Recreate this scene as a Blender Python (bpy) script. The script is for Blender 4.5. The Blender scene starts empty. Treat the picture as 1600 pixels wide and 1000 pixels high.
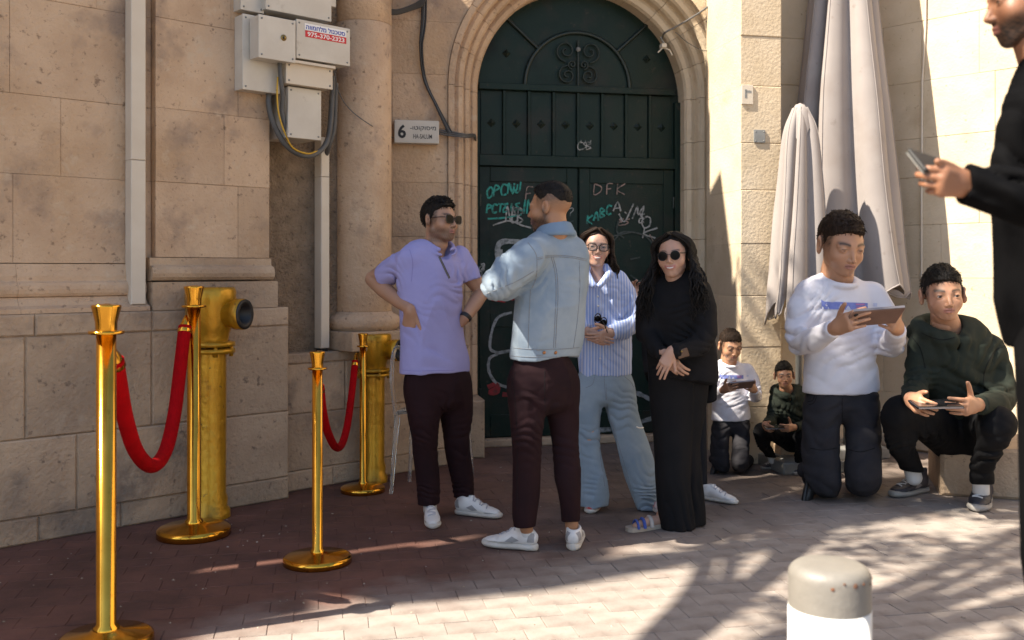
import bpy, bmesh, math, random
import numpy as np
from mathutils import Vector, Matrix
from mathutils.bvhtree import BVHTree

# ------------------------------------------------------------------ camera, sky, sun, exposure
scene = bpy.context.scene
COL = scene.collection
FPX, HX, HY, CAMH = 1555.0, 800.0, 422.0, 1.36
cam_d = bpy.data.cameras.new('camera')
cam = bpy.data.objects.new('camera', cam_d); COL.objects.link(cam)
cam.location = (0, 0, CAMH); cam.rotation_euler = (math.pi/2, 0, 0)
cam_d.sensor_width = 36; cam_d.lens = 36*FPX/1600; cam_d.shift_y = -(500-HY)/1600
cam_d.clip_end = 400
cam_d.dof.use_dof = True; cam_d.dof.focus_distance = 5.3; cam_d.dof.aperture_fstop = 2.8
scene.camera = cam
SUN_H = Vector((-.905, -.425, 0)).normalized(); SUN_EL = math.radians(50)
TO_SUN = Vector((SUN_H.x*math.cos(SUN_EL), SUN_H.y*math.cos(SUN_EL), math.sin(SUN_EL)))
wd = bpy.data.worlds.new('World'); scene.world = wd; wd.use_nodes = True
nt = wd.node_tree; bg = nt.nodes['Background']
sky = nt.nodes.new('ShaderNodeTexSky'); sky.sky_type = 'NISHITA'; sky.sun_disc = False
sky.sun_elevation = SUN_EL; sky.sun_rotation = math.atan2(SUN_H.x, SUN_H.y)
nt.links.new(sky.outputs[0], bg.inputs[0]); bg.inputs[1].default_value = .085
sl = bpy.data.lights.new('sun', 'SUN'); sl.energy = 5.0; sl.angle = math.radians(.55); sl.color = (1, .90, .75)
sun = bpy.data.objects.new('sun', sl); COL.objects.link(sun)
sun.rotation_euler = TO_SUN.to_track_quat('Z', 'Y').to_euler(); sun.location = (-8, -6, 14)
vs = scene.view_settings; vs.view_transform = 'Standard'; vs.look = 'None'; vs.gamma = 1; vs.exposure = 1.5
try: vs.use_curve_mapping = False
except Exception: pass

RNG = random.Random(7)
# ------------------------------------------------------------------ helpers
def P(px, py, D):
    return np.array([(px-HX)/FPX*D, D, CAMH-(py-HY)/FPX*D])
def G(px, py):
    D = FPX*CAMH/(py-HY); return P(px, py, D)
def V(a): return Vector((float(a[0]), float(a[1]), float(a[2])))
def nrm(v):
    v = np.asarray(v, float); return v/np.linalg.norm(v)

def tag(o, label=None, cat=None, group=None, kind=None):
    if label: o['label'] = label
    if cat: o['category'] = cat
    if group: o['group'] = group
    if kind: o['kind'] = kind
    return o
def thing(name, loc, label, cat, group=None):
    o = bpy.data.objects.new(name, None); COL.objects.link(o); o.empty_display_size = .2
    o.location = V(loc); return tag(o, label, cat, group)
def wloc(o):
    l = Vector((0, 0, 0))
    while o is not None: l = l+o.location; o = o.parent
    return l
def link(name, me, mat=None, parent=None):
    """mesh given in world coordinates"""
    if mat is not None and not me.materials: me.materials.append(mat)
    o = bpy.data.objects.new(name, me); COL.objects.link(o)
    if parent is not None:
        o.parent = parent
        l = wloc(parent)
        if l.length > 0: me.transform(Matrix.Translation(-l))
    return o
def mesh_np(name, v, quads, smooth=True):
    me = bpy.data.meshes.new(name)
    v = np.asarray(v, np.float32); quads = np.asarray(quads, np.int32); n = quads.shape[1]
    me.vertices.add(len(v)); me.vertices.foreach_set('co', v.ravel())
    me.loops.add(quads.size); me.loops.foreach_set('vertex_index', quads.ravel())
    me.polygons.add(len(quads)); me.polygons.foreach_set('loop_start', np.arange(0, quads.size, n, dtype=np.int32))
    me.update(calc_edges=True); me.validate()
    if smooth: me.polygons.foreach_set('use_smooth', np.ones(len(me.polygons), bool))
    return me
class MB:
    def __init__(s): s.v = []; s.f = []; s.sm = []
    def add(s, vs_, fs, smooth=False):
        b = len(s.v); s.v += [tuple(map(float, p)) for p in vs_]
        for f in fs: s.f.append(tuple(i+b for i in f)); s.sm.append(smooth)
        return s
    def obox(s, c, ax, h):
        """oriented box: centre, 3 axes, half sizes"""
        c = np.asarray(c, float); ax = [np.asarray(a, float) for a in ax]; vv = []
        for i in (-1, 1):
            for j in (-1, 1):
                for k in (-1, 1): vv.append(c+ax[0]*h[0]*i+ax[1]*h[1]*j+ax[2]*h[2]*k)
        F = [(0,1,3,2),(4,6,7,5),(0,4,5,1),(2,3,7,6),(0,2,6,4),(1,5,7,3)]
        if np.dot(np.cross(ax[0], ax[1]), ax[2]) < 0: F = [f[::-1] for f in F]
        return s.add(vv, F)
    def tube(s, pts, r, n=10, caps=True):
        pts = [np.asarray(p, float) for p in pts]; m = len(pts)
        r = r if hasattr(r, '__len__') else [r]*m
        t0 = nrm(pts[1]-pts[0]); a = np.array([0, 0, 1.]) if abs(t0[2]) < .9 else np.array([1., 0, 0])
        u = nrm(np.cross(t0, a)); vv = []
        for i in range(m):
            t = pts[min(i+1, m-1)]-pts[max(i-1, 0)]; t = nrm(t) if np.linalg.norm(t) > 1e-9 else t0
            u = nrm(u-t*np.dot(u, t)); w = np.cross(t, u)
            for j in range(n):
                an = 2*math.pi*j/n; vv.append(pts[i]+(u*math.cos(an)+w*math.sin(an))*r[i])
        F = [(i*n+j, i*n+(j+1) % n, (i+1)*n+(j+1) % n, (i+1)*n+j) for i in range(m-1) for j in range(n)]
        s.add(vv, F, True)
        if caps: s.add(vv[:n], [tuple(range(n))[::-1]]); s.add(vv[-n:], [tuple(range(n))])
        return s
    def lathe(s, c, prof, n=32, axis=(0, 0, 1), up=None):
        """prof list (r, h) along axis"""
        ax = nrm(axis); a = np.array([1., 0, 0]) if abs(ax[0]) < .9 else np.array([0, 1., 0])
        u = nrm(np.cross(ax, a)); w = np.cross(ax, u); c = np.asarray(c, float); vv = []
        for r, h in prof:
            for j in range(n):
                an = 2*math.pi*j/n; vv.append(c+ax*h+(u*math.cos(an)+w*math.sin(an))*max(r, 1e-4))
        F = [(i*n+j, i*n+(j+1) % n, (i+1)*n+(j+1) % n, (i+1)*n+j) for i in range(len(prof)-1) for j in range(n)]
        s.add(vv, F, True); return s
    def prism(s, poly, o, ex, ey, ez, z0, z1, ch=0.0):
        """polygon (list of 2d, ccw seen along -ez) extruded z0..z1 along ez, front edge chamfered by ch"""
        n = len(poly); o = np.asarray(o, float)
        def pt(p, z): return o+ex*p[0]+ey*p[1]+ez*z
        vv = [pt(p, z0) for p in poly]+[pt(p, z1-ch) for p in poly]
        rings = 2
        if ch > 0:
            q = np.array(poly, float); ins = []
            for i in range(n):
                a = q[i]-q[i-1]; b = q[(i+1) % n]-q[i]
                a = a/(np.linalg.norm(a)+1e-9); b = b/(np.linalg.norm(b)+1e-9)
                na = np.array([-a[1], a[0]]); nb = np.array([-b[1], b[0]]); m = na+nb
                m = m/(max(np.dot(m, na), .3)); ins.append(q[i]+m*ch)
            vv += [pt(p, z1) for p in ins]; rings = 3
        F = [tuple(range(n))[::-1], tuple(range((rings-1)*n, rings*n))]
        for k in range(rings-1):
            F += [(k*n+i, k*n+(i+1) % n, (k+1)*n+(i+1) % n, (k+1)*n+i) for i in range(n)]
        return s.add(vv, F)
    def build(s, name, mat, parent=None, fix=False, bevel=0):
        me = bpy.data.meshes.new(name); me.from_pydata(s.v, [], s.f); me.update()
        me.polygons.foreach_set('use_smooth', s.sm)
        if fix or bevel:
            bm = bmesh.new(); bm.from_mesh(me); bmesh.ops.remove_doubles(bm, verts=bm.verts, dist=1e-5)
            if bevel: bmesh.ops.bevel(bm, geom=list(bm.edges), offset=bevel, segments=2, profile=.6, affect='EDGES')
            bmesh.ops.recalc_face_normals(bm, faces=bm.faces); bm.to_mesh(me); bm.free()
        return link(name, me, mat, parent)
def crom(pts, m=4):
    """Catmull-Rom through rows of numbers"""
    p = np.array(pts, float)
    if len(p) < 3: 
        return np.array([p[0]+(p[1]-p[0])*i/m for i in range(m+1)])
    q = np.vstack([2*p[0]-p[1], p, 2*p[-1]-p[-2]]); out = []
    for i in range(1, len(q)-2):
        for j in range(m):
            t = j/m; a, b, c, d = q[i-1], q[i], q[i+1], q[i+2]
            out.append(.5*(2*b+(c-a)*t+(2*a-5*b+4*c-d)*t*t+(3*b-a-3*c+d)*t**3))
    out.append(p[-1]); return np.array(out)

# ------------------------------------------------------------------ materials
MAT = {}
def mk(name, col, rough=.8, col2=None, scale=6., bump=.15, bscale=60., metal=0., rnd=0., attr=None, detail=6., stretch=None,
       spec=.5, sheen=0., coat=0., dots=None, trans=0., ior=1.45, alpha=None, bdist=.01, sss=0.):
    m = bpy.data.materials.new(name); m.use_nodes = True; MAT[name] = m
    n = m.node_tree.nodes; L = m.node_tree.links; b = n['Principled BSDF']
    b.inputs['Roughness'].default_value = rough; b.inputs['Metallic'].default_value = metal
    b.inputs['Specular IOR Level'].default_value = spec
    if sheen: b.inputs['Sheen Weight'].default_value = sheen
    if coat: b.inputs['Coat Weight'].default_value = coat
    if trans: b.inputs['Transmission Weight'].default_value = trans; b.inputs['IOR'].default_value = ior
    if sss:
        b.inputs['Subsurface Weight'].default_value = sss; b.inputs['Subsurface Radius'].default_value = (1, .35, .2); b.inputs['Subsurface Scale'].default_value = .006
    tc = n.new('ShaderNodeTexCoord'); vec = tc.outputs['Object']
    if stretch:
        mp = n.new('ShaderNodeMapping'); mp.inputs['Scale'].default_value = stretch; L.new(vec, mp.inputs[0]); vec = mp.outputs[0]
    c = None
    if attr:
        at = n.new('ShaderNodeAttribute'); at.attribute_name = attr; c = at.outputs['Color']
    else:
        rg = n.new('ShaderNodeRGB'); rg.outputs[0].default_value = (*col, 1); c = rg.outputs[0]
    def mix(fac, a, bb, mode='MIX'):
        x = n.new('ShaderNodeMix'); x.data_type = 'RGBA'; x.blend_type = mode
        if hasattr(fac, 'links'): L.new(fac, x.inputs[0])
        else: x.inputs[0].default_value = fac
        for s_, i in ((a, 6), (bb, 7)):
            if hasattr(s_, 'links'): L.new(s_, x.inputs[i])
            else: x.inputs[i].default_value = (*s_, 1)
        return x.outputs[2]
    def noise(sc, det=detail, v=None, r=.55):
        x = n.new('ShaderNodeTexNoise'); x.inputs['Scale'].default_value = sc; x.inputs['Detail'].default_value = det
        x.inputs['Roughness'].default_value = r; L.new(v or vec, x.inputs['Vector']); return x.outputs['Fac']
    def ramp(f, p0, p1, v0=0., v1=1.):
        x = n.new('ShaderNodeMapRange'); L.new(f, x.inputs[0]); x.inputs[1].default_value = p0; x.inputs[2].default_value = p1
        x.inputs[3].default_value = v0; x.inputs[4].default_value = v1; return x.outputs[0]
    if col2 is not None: c = mix(ramp(noise(scale), .35, .68), c, col2)
    if rnd:
        oi = n.new('ShaderNodeObjectInfo'); hs = n.new('ShaderNodeHueSaturation'); L.new(c, hs.inputs['Color'])
        L.new(ramp(oi.outputs['Random'], 0, 1, 1-rnd, 1+rnd), hs.inputs['Value']); c = hs.outputs[0]
    if dots:
        for sc, lo, hi, dc, am in dots:
            f = noise(sc, 4, r=.6); c = mix(ramp(f, lo, hi, 0, am), c, dc)
    L.new(c, b.inputs['Base Color'])
    if bump:
        bp = n.new('ShaderNodeBump'); bp.inputs['Strength'].default_value = bump; bp.inputs['Distance'].default_value = bdist
        L.new(noise(bscale, 5), bp.inputs['Height']); L.new(bp.outputs[0], b.inputs['Normal'])
    if alpha is not None: b.inputs['Alpha'].default_value = alpha
    m['_'] = 1
    return m
# ------------------------------------------------------------------ materials of the place
Z = np.array([0, 0, 1.])
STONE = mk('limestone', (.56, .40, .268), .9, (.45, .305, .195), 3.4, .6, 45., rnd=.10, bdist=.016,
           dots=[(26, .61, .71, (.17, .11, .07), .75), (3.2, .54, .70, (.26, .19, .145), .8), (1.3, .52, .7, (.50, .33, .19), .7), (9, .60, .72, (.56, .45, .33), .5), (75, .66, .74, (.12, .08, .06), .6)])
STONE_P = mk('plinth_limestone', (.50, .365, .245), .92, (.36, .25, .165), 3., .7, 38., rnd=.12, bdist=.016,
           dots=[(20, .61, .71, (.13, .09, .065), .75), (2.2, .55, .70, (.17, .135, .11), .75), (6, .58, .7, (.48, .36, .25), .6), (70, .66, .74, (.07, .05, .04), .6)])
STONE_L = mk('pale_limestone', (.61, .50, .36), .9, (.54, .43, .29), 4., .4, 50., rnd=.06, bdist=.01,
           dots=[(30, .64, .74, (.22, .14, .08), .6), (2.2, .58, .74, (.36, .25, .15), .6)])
MORTAR = mk('mortar', (.38, .275, .195), .95, (.28, .20, .14), 20., .3, 80.)
STUCCO = mk('rough_stucco', (.29, .21, .14), .95, (.20, .14, .09), 14., 1., 55., bdist=.03, dots=[(40, .58, .68, (.07, .05, .035), .6)])
GREEN = mk('green_door_paint', (.0065, .019, .0138), .45, (.010, .0225, .017), 5., .2, 70., dots=[(3, .52, .68, (.024, .025, .020), .8), (22, .64, .70, (.05, .04, .03), .6), (2, .58, .72, (.004, .006, .005), .8)], spec=.22)
GREEN_D = mk('dark_green_iron', (.005, .014, .011), .45, (.009, .018, .014), 9., .1, 90.)
WHITEM = mk('white_painted_metal', (.58, .54, .47), .5, (.50, .455, .39), 5., .04, 60., dots=[(9, .66, .78, (.30, .24, .17), .6)])
CREAM = mk('cream_plastic', (.62, .55, .45), .5, (.56, .48, .38), 4., .03, 50.)
GREYP = mk('grey_cable', (.10, .10, .10), .6, (.07, .068, .066), 9., .05, 60.)
BLACKP = mk('black_plastic', (.012, .012, .013), .5, None, 5, .03, 60.)
BRASSD = mk('brass_fitting', (.35, .24, .08), .4, None, 5, .05, 60., metal=.8)
YELLOWC = mk('yellow_wire', (.55, .33, .03), .5, None, 5, .0)
RED = mk('red_print', (.55, .02, .03), .6, None, 5, .0); BLUE = mk('blue_print', (.03, .06, .35), .6, None, 5, .0)
WHITEP = mk('white_print', (.75, .74, .72), .6, None, 5, .0); INK = mk('black_print', (.012, .012, .014), .6, None, 5, .0)
GREYM = mk('grey_metal', (.25, .25, .24), .5, (.18, .18, .17), 8, .05, 60.)

# ------------------------------------------------------------------ ground
def floor_mat():
    m = mk('painted_terrace', (.095, .040, .028), .38, (.07, .030, .022), 2., .15, 40., dots=[(2.2, .53, .7, (.13, .075, .058), .7), (11, .58, .7, (.055, .03, .024), .7), (45, .63, .7, (.16, .10, .08), .5)])
    n = m.node_tree.nodes; L = m.node_tree.links; b = n['Principled BSDF']
    src = b.inputs['Base Color'].links[0].from_socket
    tc = n.new('ShaderNodeTexCoord'); sx = n.new('ShaderNodeSeparateXYZ'); L.new(tc.outputs['Object'], sx.inputs[0])
    nz = n.new('ShaderNodeTexNoise'); nz.inputs['Scale'].default_value = 1.6; nz.inputs['Detail'].default_value = 5; L.new(tc.outputs['Object'], nz.inputs['Vector'])
    ad = n.new('ShaderNodeMath'); ad.operation = 'MULTIPLY_ADD'; L.new(nz.outputs['Fac'], ad.inputs[0]); ad.inputs[1].default_value = 1.2; L.new(sx.outputs[0], ad.inputs[2])
    mr = n.new('ShaderNodeMapRange'); L.new(ad.outputs[0], mr.inputs[0]); mr.inputs[1].default_value = .15; mr.inputs[2].default_value = 1.5
    mx = n.new('ShaderNodeMix'); mx.data_type = 'RGBA'; L.new(mr.outputs[0], mx.inputs[0]); L.new(src, mx.inputs[6]); mx.inputs[7].default_value = (.135, .105, .088, 1)
    L.new(mx.outputs[2], b.inputs['Base Color']); return m
TERR = floor_mat()
PAVE = mk('concrete_paver', (.315, .275, .245), .8, (.245, .21, .185), 9., .3, 90., rnd=.09, bdist=.005, dots=[(40, .64, .74, (.15, .11, .09), .5), (2.5, .52, .7, (.20, .15, .125), .7), (7, .6, .72, (.16, .13, .115), .6)])
SAND = mk('sandy_joint', (.22, .18, .15), .95, (.16, .13, .11), 30., .3, 100.)
LA = np.array([-3.2, 2.3]); LB = np.array([4.6, 7.55]); LT = (LB-LA)/np.linalg.norm(LB-LA); LN = np.array([LT[1], -LT[0]])
def paint_pavers(m):
    """worn terrace paint carried over the first rows of pavers"""
    n = m.node_tree.nodes; L = m.node_tree.links; b = n['Principled BSDF']; src = b.inputs['Base Color'].links[0].from_socket
    g = n.new('ShaderNodeNewGeometry'); dt = n.new('ShaderNodeVectorMath'); dt.operation = 'DOT_PRODUCT'; L.new(g.outputs['Position'], dt.inputs[0]); dt.inputs[1].default_value = (LN[0], LN[1], 0)
    nz = n.new('ShaderNodeTexNoise'); nz.inputs['Scale'].default_value = 2.6; nz.inputs['Detail'].default_value = 7; L.new(g.outputs['Position'], nz.inputs['Vector'])
    ad = n.new('ShaderNodeMath'); ad.operation = 'MULTIPLY_ADD'; L.new(nz.outputs['Fac'], ad.inputs[0]); ad.inputs[1].default_value = .9; L.new(dt.outputs['Value'], ad.inputs[2])
    mr = n.new('ShaderNodeMapRange'); L.new(ad.outputs[0], mr.inputs[0]); o = float(LA.dot(LN))+.35; mr.inputs[1].default_value = o-.16; mr.inputs[2].default_value = o+.30
    sx = n.new('ShaderNodeSeparateXYZ'); L.new(g.outputs['Position'], sx.inputs[0]); m2 = n.new('ShaderNodeMapRange'); L.new(sx.outputs[0], m2.inputs[0]); m2.inputs[1].default_value = -.5; m2.inputs[2].default_value = .9
    pc_ = n.new('ShaderNodeMix'); pc_.data_type = 'RGBA'; L.new(m2.outputs[0], pc_.inputs[0]); pc_.inputs[6].default_value = (.115, .05, .036, 1); pc_.inputs[7].default_value = (.15, .118, .10, 1)
    n2 = n.new('ShaderNodeTexNoise'); n2.inputs['Scale'].default_value = 2.3; n2.inputs['Detail'].default_value = 9; n2.inputs['Roughness'].default_value = .7; L.new(g.outputs['Position'], n2.inputs['Vector'])
    m3 = n.new('ShaderNodeMapRange'); L.new(n2.outputs['Fac'], m3.inputs[0]); m3.inputs[1].default_value = .35; m3.inputs[2].default_value = .7; m3.inputs[3].default_value = .62; m3.inputs[4].default_value = 1.45
    sc3 = n.new('ShaderNodeVectorMath'); sc3.operation = 'SCALE'; L.new(pc_.outputs[2], sc3.inputs[0]); L.new(m3.outputs[0], sc3.inputs['Scale'])
    mx = n.new('ShaderNodeMix'); mx.data_type = 'RGBA'; L.new(mr.outputs[0], mx.inputs[0]); L.new(sc3.outputs[0], mx.inputs[6]); L.new(src, mx.inputs[7]); L.new(mx.outputs[2], b.inputs['Base Color'])
paint_pavers(PAVE)
def plate(name, pts, z, mat, kind='structure'):
    mb = MB(); mb.add([(x, y, z) for x, y in pts], [tuple(range(len(pts)))]); return tag(mb.build(name, mat), kind=kind)
plate('ground', [(-150, -150), (150, -150), (150, 150), (-150, 150)], -.03, SAND)
# painted terrace in front of the facade; pavers beyond the line LA-LB
pvd = np.array([.982, .191]); pvn = np.array([-.191, .982])
paint_pavers(SAND)
bed = plate('pavement', [(-12, -9), (14, -9), (14, 12), (-12, 12)], -.0028, SAND)
def paver_mesh(w, h, j=0):
    r = random.Random(j); mb = MB(); g = .0012
    def jj(): return r.uniform(-.0012, .0012)
    a, b = w/2-g, h/2-g
    poly = [(-a+jj(), -b+jj()), (a+jj(), -b+jj()), (a+jj(), b+jj()), (-a+jj(), b+jj())]
    mb.prism(poly, (0, 0, 0), np.array([pvd[0], pvd[1], 0]), np.array([pvn[0], pvn[1], 0]), Z, -.014, 0, .0016)
    return mb
PW, PH = .19, .125; P0_ = np.array([-2.5, 4.85])
cells = []
for iy in range(-8, 90):
    for ix in range(-40, 60):
        u = (ix+(.5 if iy % 2 else 0))*PW; w = iy*PH
        c = pvd*u+pvn*w
        if c[1] < .8 or c[1] > 8.2: continue
        if np.dot(c-P0_[:2], np.array([.676, -.737])) < -.55: continue
        # keep in front of the right-hand wall
        if np.dot(c-np.array([2.92, 7.69]), np.array([-.743, -.669])) < .05: continue
        px = HX+FPX*c[0]/c[1]; py = HY+FPX*CAMH/c[1]
        vis = -60 < px < 1660 and py < 1040
        if abs(c[0]) > 6: continue
        cells.append((not vis, c[1], c))
cells.sort(key=lambda q: (q[0], q[1]))
pms = []
for j in range(8):
    mb = paver_mesh(PW, PH, j); me = bpy.data.meshes.new('paver'); me.from_pydata(mb.v, [], mb.f); me.update(); me.materials.append(PAVE); pms.append(me)
rest = MB()
for i, (hid, yy, c) in enumerate(cells):
    if i < 300 and not hid:
        o = bpy.data.objects.new('paver', pms[RNG.randrange(8)]); COL.objects.link(o); o.parent = bed
        o.location = (c[0], c[1], RNG.uniform(-.0015, .0015)); o.rotation_euler = (RNG.uniform(-.006, .006), RNG.uniform(-.006, .006), RNG.uniform(-.004, .004))
    else:
        mb = pms[RNG.randrange(8)]; zz = RNG.uniform(-.0015, .0015)
        rest.add([(v.co.x+c[0], v.co.y+c[1], v.co.z+zz) for v in mb.vertices], [tuple(p.vertices) for p in mb.polygons])
tag(rest.build('far_paving', PAVE, bed), kind='stuff')

# grit, leaf bits and gum on the paving
gm = MB(); gr = random.Random(12)
for k in range(420):
    x, y = gr.uniform(-2.6, 3.4), gr.uniform(3.2, 7.2); r_ = gr.uniform(.002, .0075); n_ = gr.choice((4, 5, 6)); h_ = gr.uniform(.001, .004); a0_ = gr.uniform(0, 6)
    if (x+2.5)*.676-(y-4.85)*.737 < .05: continue
    pts = [(x+r_*gr.uniform(.6, 1.4)*math.cos(a0_+6.283*i/n_), y+r_*gr.uniform(.6, 1.4)*math.sin(a0_+6.283*i/n_)) for i in range(n_)]
    gm.add([(p[0], p[1], .0005) for p in pts]+[(x, y, .002+h_)], [(i, (i+1) % n_, n_) for i in range(n_)])
LITTER = mk('litter', (.22, .17, .12), .9, (.40, .36, .30), 3., .0)
tag(gm.build('ground_litter', LITTER), 'scattered grit and leaf bits lying on the paving', 'litter', kind='stuff')
# ------------------------------------------------------------------ left facade
P0 = np.array([-2.5, 4.85, 0]); LD = np.array([.737, .676, 0]); LNn = np.array([.676, -.737, 0])
def Lpt(px, q):
    rx = (px-HX)/FPX; Y = (P0.dot(LNn)+q)/(LNn[0]*rx+LNn[1]); return np.array([rx*Y, Y, 0])
def Lt(px, q): return float((Lpt(px, q)-P0).dot(LD))
def Lz(px, py, q): return CAMH-(py-HY)/FPX*Lpt(px, q)[1]
def LW(px, py, q):
    p = Lpt(px, q); p[2] = CAMH-(py-HY)/FPX*p[1]; return p
fac = thing('stone_building', P0-LNn*.5, 'tan limestone building front with moulded plinth, pilaster and round half column', 'building')
def stone(parent, o, ex, ez, poly, q0, q1, mat, ch=.0016, name='stone', jit=.0025):
    q1 = q1+RNG.uniform(-jit, jit)
    mb = MB(); mb.prism(poly, o, ex, Z, ez, q0, q1, ch); return mb.build(name, mat, parent)
GAP = .0007
def courses(parent, o, ex, ez, rows, q0, q1, mat, **k):
    for z0, z1, ts in rows:
        for a, b in zip(ts[:-1], ts[1:]):
            stone(parent, o, ex, ez, [(a+GAP, z0+GAP), (b-GAP, z0+GAP), (b-GAP, z1-GAP), (a+GAP, z1-GAP)], q0, q1, mat, **k)
def T(*pxs, q=0.): return [Lt(p, q) for p in pxs]
zr = [1.395, 1.845, 2.25, 2.745, 3.2, 3.65, 4.2, 4.8, 5.4, 6.0]
qa, qp, qr = -.11, -.055, -.24
xs = {0: (-420, -190, 20, 236), 1: (-420, -150, 95, 236), 2: (-420, -200, 15, 236), 3: (-420, -110, 150, 236)}
rows = [(zr[i], zr[i+1], T(*xs[i % 4], q=qa)) for i in range(len(zr)-1)]
courses(fac, P0, LD, LNn, rows, qa-.25, qa, STONE)
xp = {0: (243, 372, 421), 1: (243, 350, 421), 2: (243, 372, 421), 3: (243, 361, 421)}
rows = [(zr[i], zr[i+1], T(*xp[i % 4], q=qp)) for i in range(len(zr)-1)]
rows[0] = (1.43, zr[1], rows[0][2])
courses(fac, P0, LD, LNn, rows, qp-.3, qp, STONE)
# plinth
zp = [0, .13, .52, 1.03, 1.14]
xq = {0: (-420, -200, 60, 190, 345, 452), 1: (-420, -130, 120, 300, 452), 2: (-420, -220, 40, 238, 452), 3: (-420, -180, 55, 238, 452)}
rows = [(zp[i], zp[i+1], T(*xq[i], q=0)) for i in range(4)]
courses(fac, P0, LD, LNn, rows, -.3, 0., STONE_P, ch=.009, jit=.006)
def mould(px0, px1, prof, mat, name='moulding', qref=0., parent=None):
    t0, t1 = Lt(px0, qref), Lt(px1, qref); mb = MB(); pts = prof; n = len(pts); vv = []
    for t in (t0+GAP, t1-GAP):
        for q, z in pts: vv.append(P0+LD*t+LNn*q+Z*z)
    F = [tuple(range(n)), tuple(range(n, 2*n))[::-1]]+[(i, n+i, n+(i+1) % n, (i+1) % n) for i in range(n)]
    mb.add(vv, F); return mb.build(name, mat, parent or fac, fix=True)
def torus_prof(q0, q1, z0, z1, n=7):
    zc, h = (z0+z1)/2, (z1-z0)/2
    return [(q0+(q1-q0)*math.cos(a), zc+h*math.sin(a)) for a in np.linspace(-math.pi/2, math.pi/2, n)]
wallp = [(-.3, 1.142), (-.01, 1.142), (-.01, 1.165), (-.045, 1.18), (-.07, 1.215)]+[(-.07, 1.22)]+torus_prof(-.08, -.055, 1.222, 1.30)+[(-.085, 1.305), (-.085, 1.33), (-.09, 1.35), (-.1, 1.392), (-.3, 1.392)]
for a, b in ((-420, -180), (-180, 34), (34, 236)): mould(a, b, wallp, STONE)
pil = [(-.3, 1.142), (-.005, 1.142), (-.005, 1.295), (-.3, 1.295)]
mould(239, 435, pil, STONE_P)
mould(239, 430, [(-.3, 1.297)]+torus_prof(-.04, .0, 1.30, 1.385)+[(-.045, 1.39), (-.045, 1.428), (-.3, 1.428)], STONE_P)
# rough recess, its low plinth, and the half column
qs = -.26
mb = MB(); t0, t1 = Lt(405, qs), Lt(560, qs)
mb.prism([(t0, .80), (t1, .80), (t1, 6), (t0, 6)], P0, LD, Z, LNn, qs-.3, qs); mb.build('stucco_recess', STUCCO, fac)
q2 = -.15
rows = [(0, .12, T(447, 520, 640, 716, q=q2)), (.12, .47, T(447, 575, 716, q=q2)), (.47, .78, T(447, 540, 655, 716, q=q2)), (.78, .845, T(447, 600, 716, q=q2))]
courses(fac, P0, LD, LNn, rows, q2-.3, q2, STONE_P, ch=.008, jit=.006)
cc = P0+LD*Lt(567, -.24)+LNn*(-.24); CR = .187
zc = [1.09, 2.97, 4.8, 6.0]
for a, b in zip(zc[:-1], zc[1:]):
    mb = MB(); mb.lathe(cc, [(.01, a+.002), (CR-.002, a+.001), (CR, a+.003), (CR, b-.003), (CR-.002, b-.001), (.01, b-.002)], 48); mb.build('column_drum', STONE, fac)
mb = MB(); mb.lathe(cc, [(.01, .97), (CR+.035, .97)]+[(CR+.03+.03*math.cos(a), 1.022+.045*math.sin(a)) for a in np.linspace(-1.4, 1.4, 9)]+[(CR+.012, 1.075), (CR+.004, 1.09), (.01, 1.09)], 48); mb.build('column_base', STONE, fac)
mb = MB(); mb.obox(cc+Z*.908, [LD, LNn, Z], [.25, .25, .06]); mb.build('column_plinth', STONE_P, fac, bevel=.006)
# building mass and unseen upper wall; made-up panels above it shape the terrace shade
mb = MB(); mb.prism([(-18, 0), (2.3, 0), (2.3, 4.4), (-18, 4.4)], P0, LD, Z, LNn, -6, -.37); mb.build('mass', MORTAR, fac)
for t0, t1 in ((-18, -3.42), (-2.92, -.6), (-.6, 3.2)):  # out of view; slot put in so a streak of sun reaches the terrace
    mb = MB(); mb.prism([(t0, 4.402), (t1, 4.402), (t1, 6.2), (t0, 6.2)], P0, LD, Z, LNn, -.5 if t0 == -.6 else -.24, -.375 if t0 == -.6 else -.12); mb.build('unseen_parapet', STONE, fac)
mb = MB(); mb.prism([(-18, 0), (-1.05, 0), (-1.05, 4.4), (-18, 4.4)], P0, LD, Z, LNn, -.368, -.11); mb.build('side_wall', STONE, fac)
sp = [(-12, 6.3), (-1.2, 6.3), (-1.2, 7.75), (-2.3, 8.2), (-2.9, 10.8), (-5.75, 10.8), (-6, 9.4), (-5.85, 8.8), (-5.6, 8.1), (-5.2, 7.6), (-4.75, 6.9), (-5.42, 7.62), (-5.7, 7.4), (-12, 7.0)]
def shade_panel(poly):  # added blockers out of view, outlines and gaps cut to shape sun and shade
    mb = MB(); mb.prism(poly, P0, LD, Z, LNn, -.16, -.10); mb.build('added_shade_blocker', WHITEM, fac)
shade_panel([(-12, 6.21), (-1.2, 6.21), (-1.2, 6.9), (-4.75, 6.9), (-5.42, 7.62), (-5.7, 7.4), (-12, 7.0)])
shade_panel([(-4.755, 6.905), (-1.2, 6.905), (-1.2, 7.75), (-2.2, 7.9), (-2.28, 7.62), (-2.55, 7.7), (-2.88, 7.62), (-2.95, 8.2), (-5.65, 8.2), (-5.6, 8.1), (-5.2, 7.6)])
shade_panel([(-5.65, 8.205), (-3.9, 8.205), (-3.9, 8.52), (-4.3, 8.5), (-4.55, 8.42), (-4.8, 8.7), (-5.2, 8.8), (-5.85, 8.795)])
shade_panel([(-5.85, 8.8), (-5.25, 8.805), (-5.12, 9.2), (-5.3, 9.5), (-5.1, 10.8), (-5.75, 10.8), (-6, 9.4)])
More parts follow.
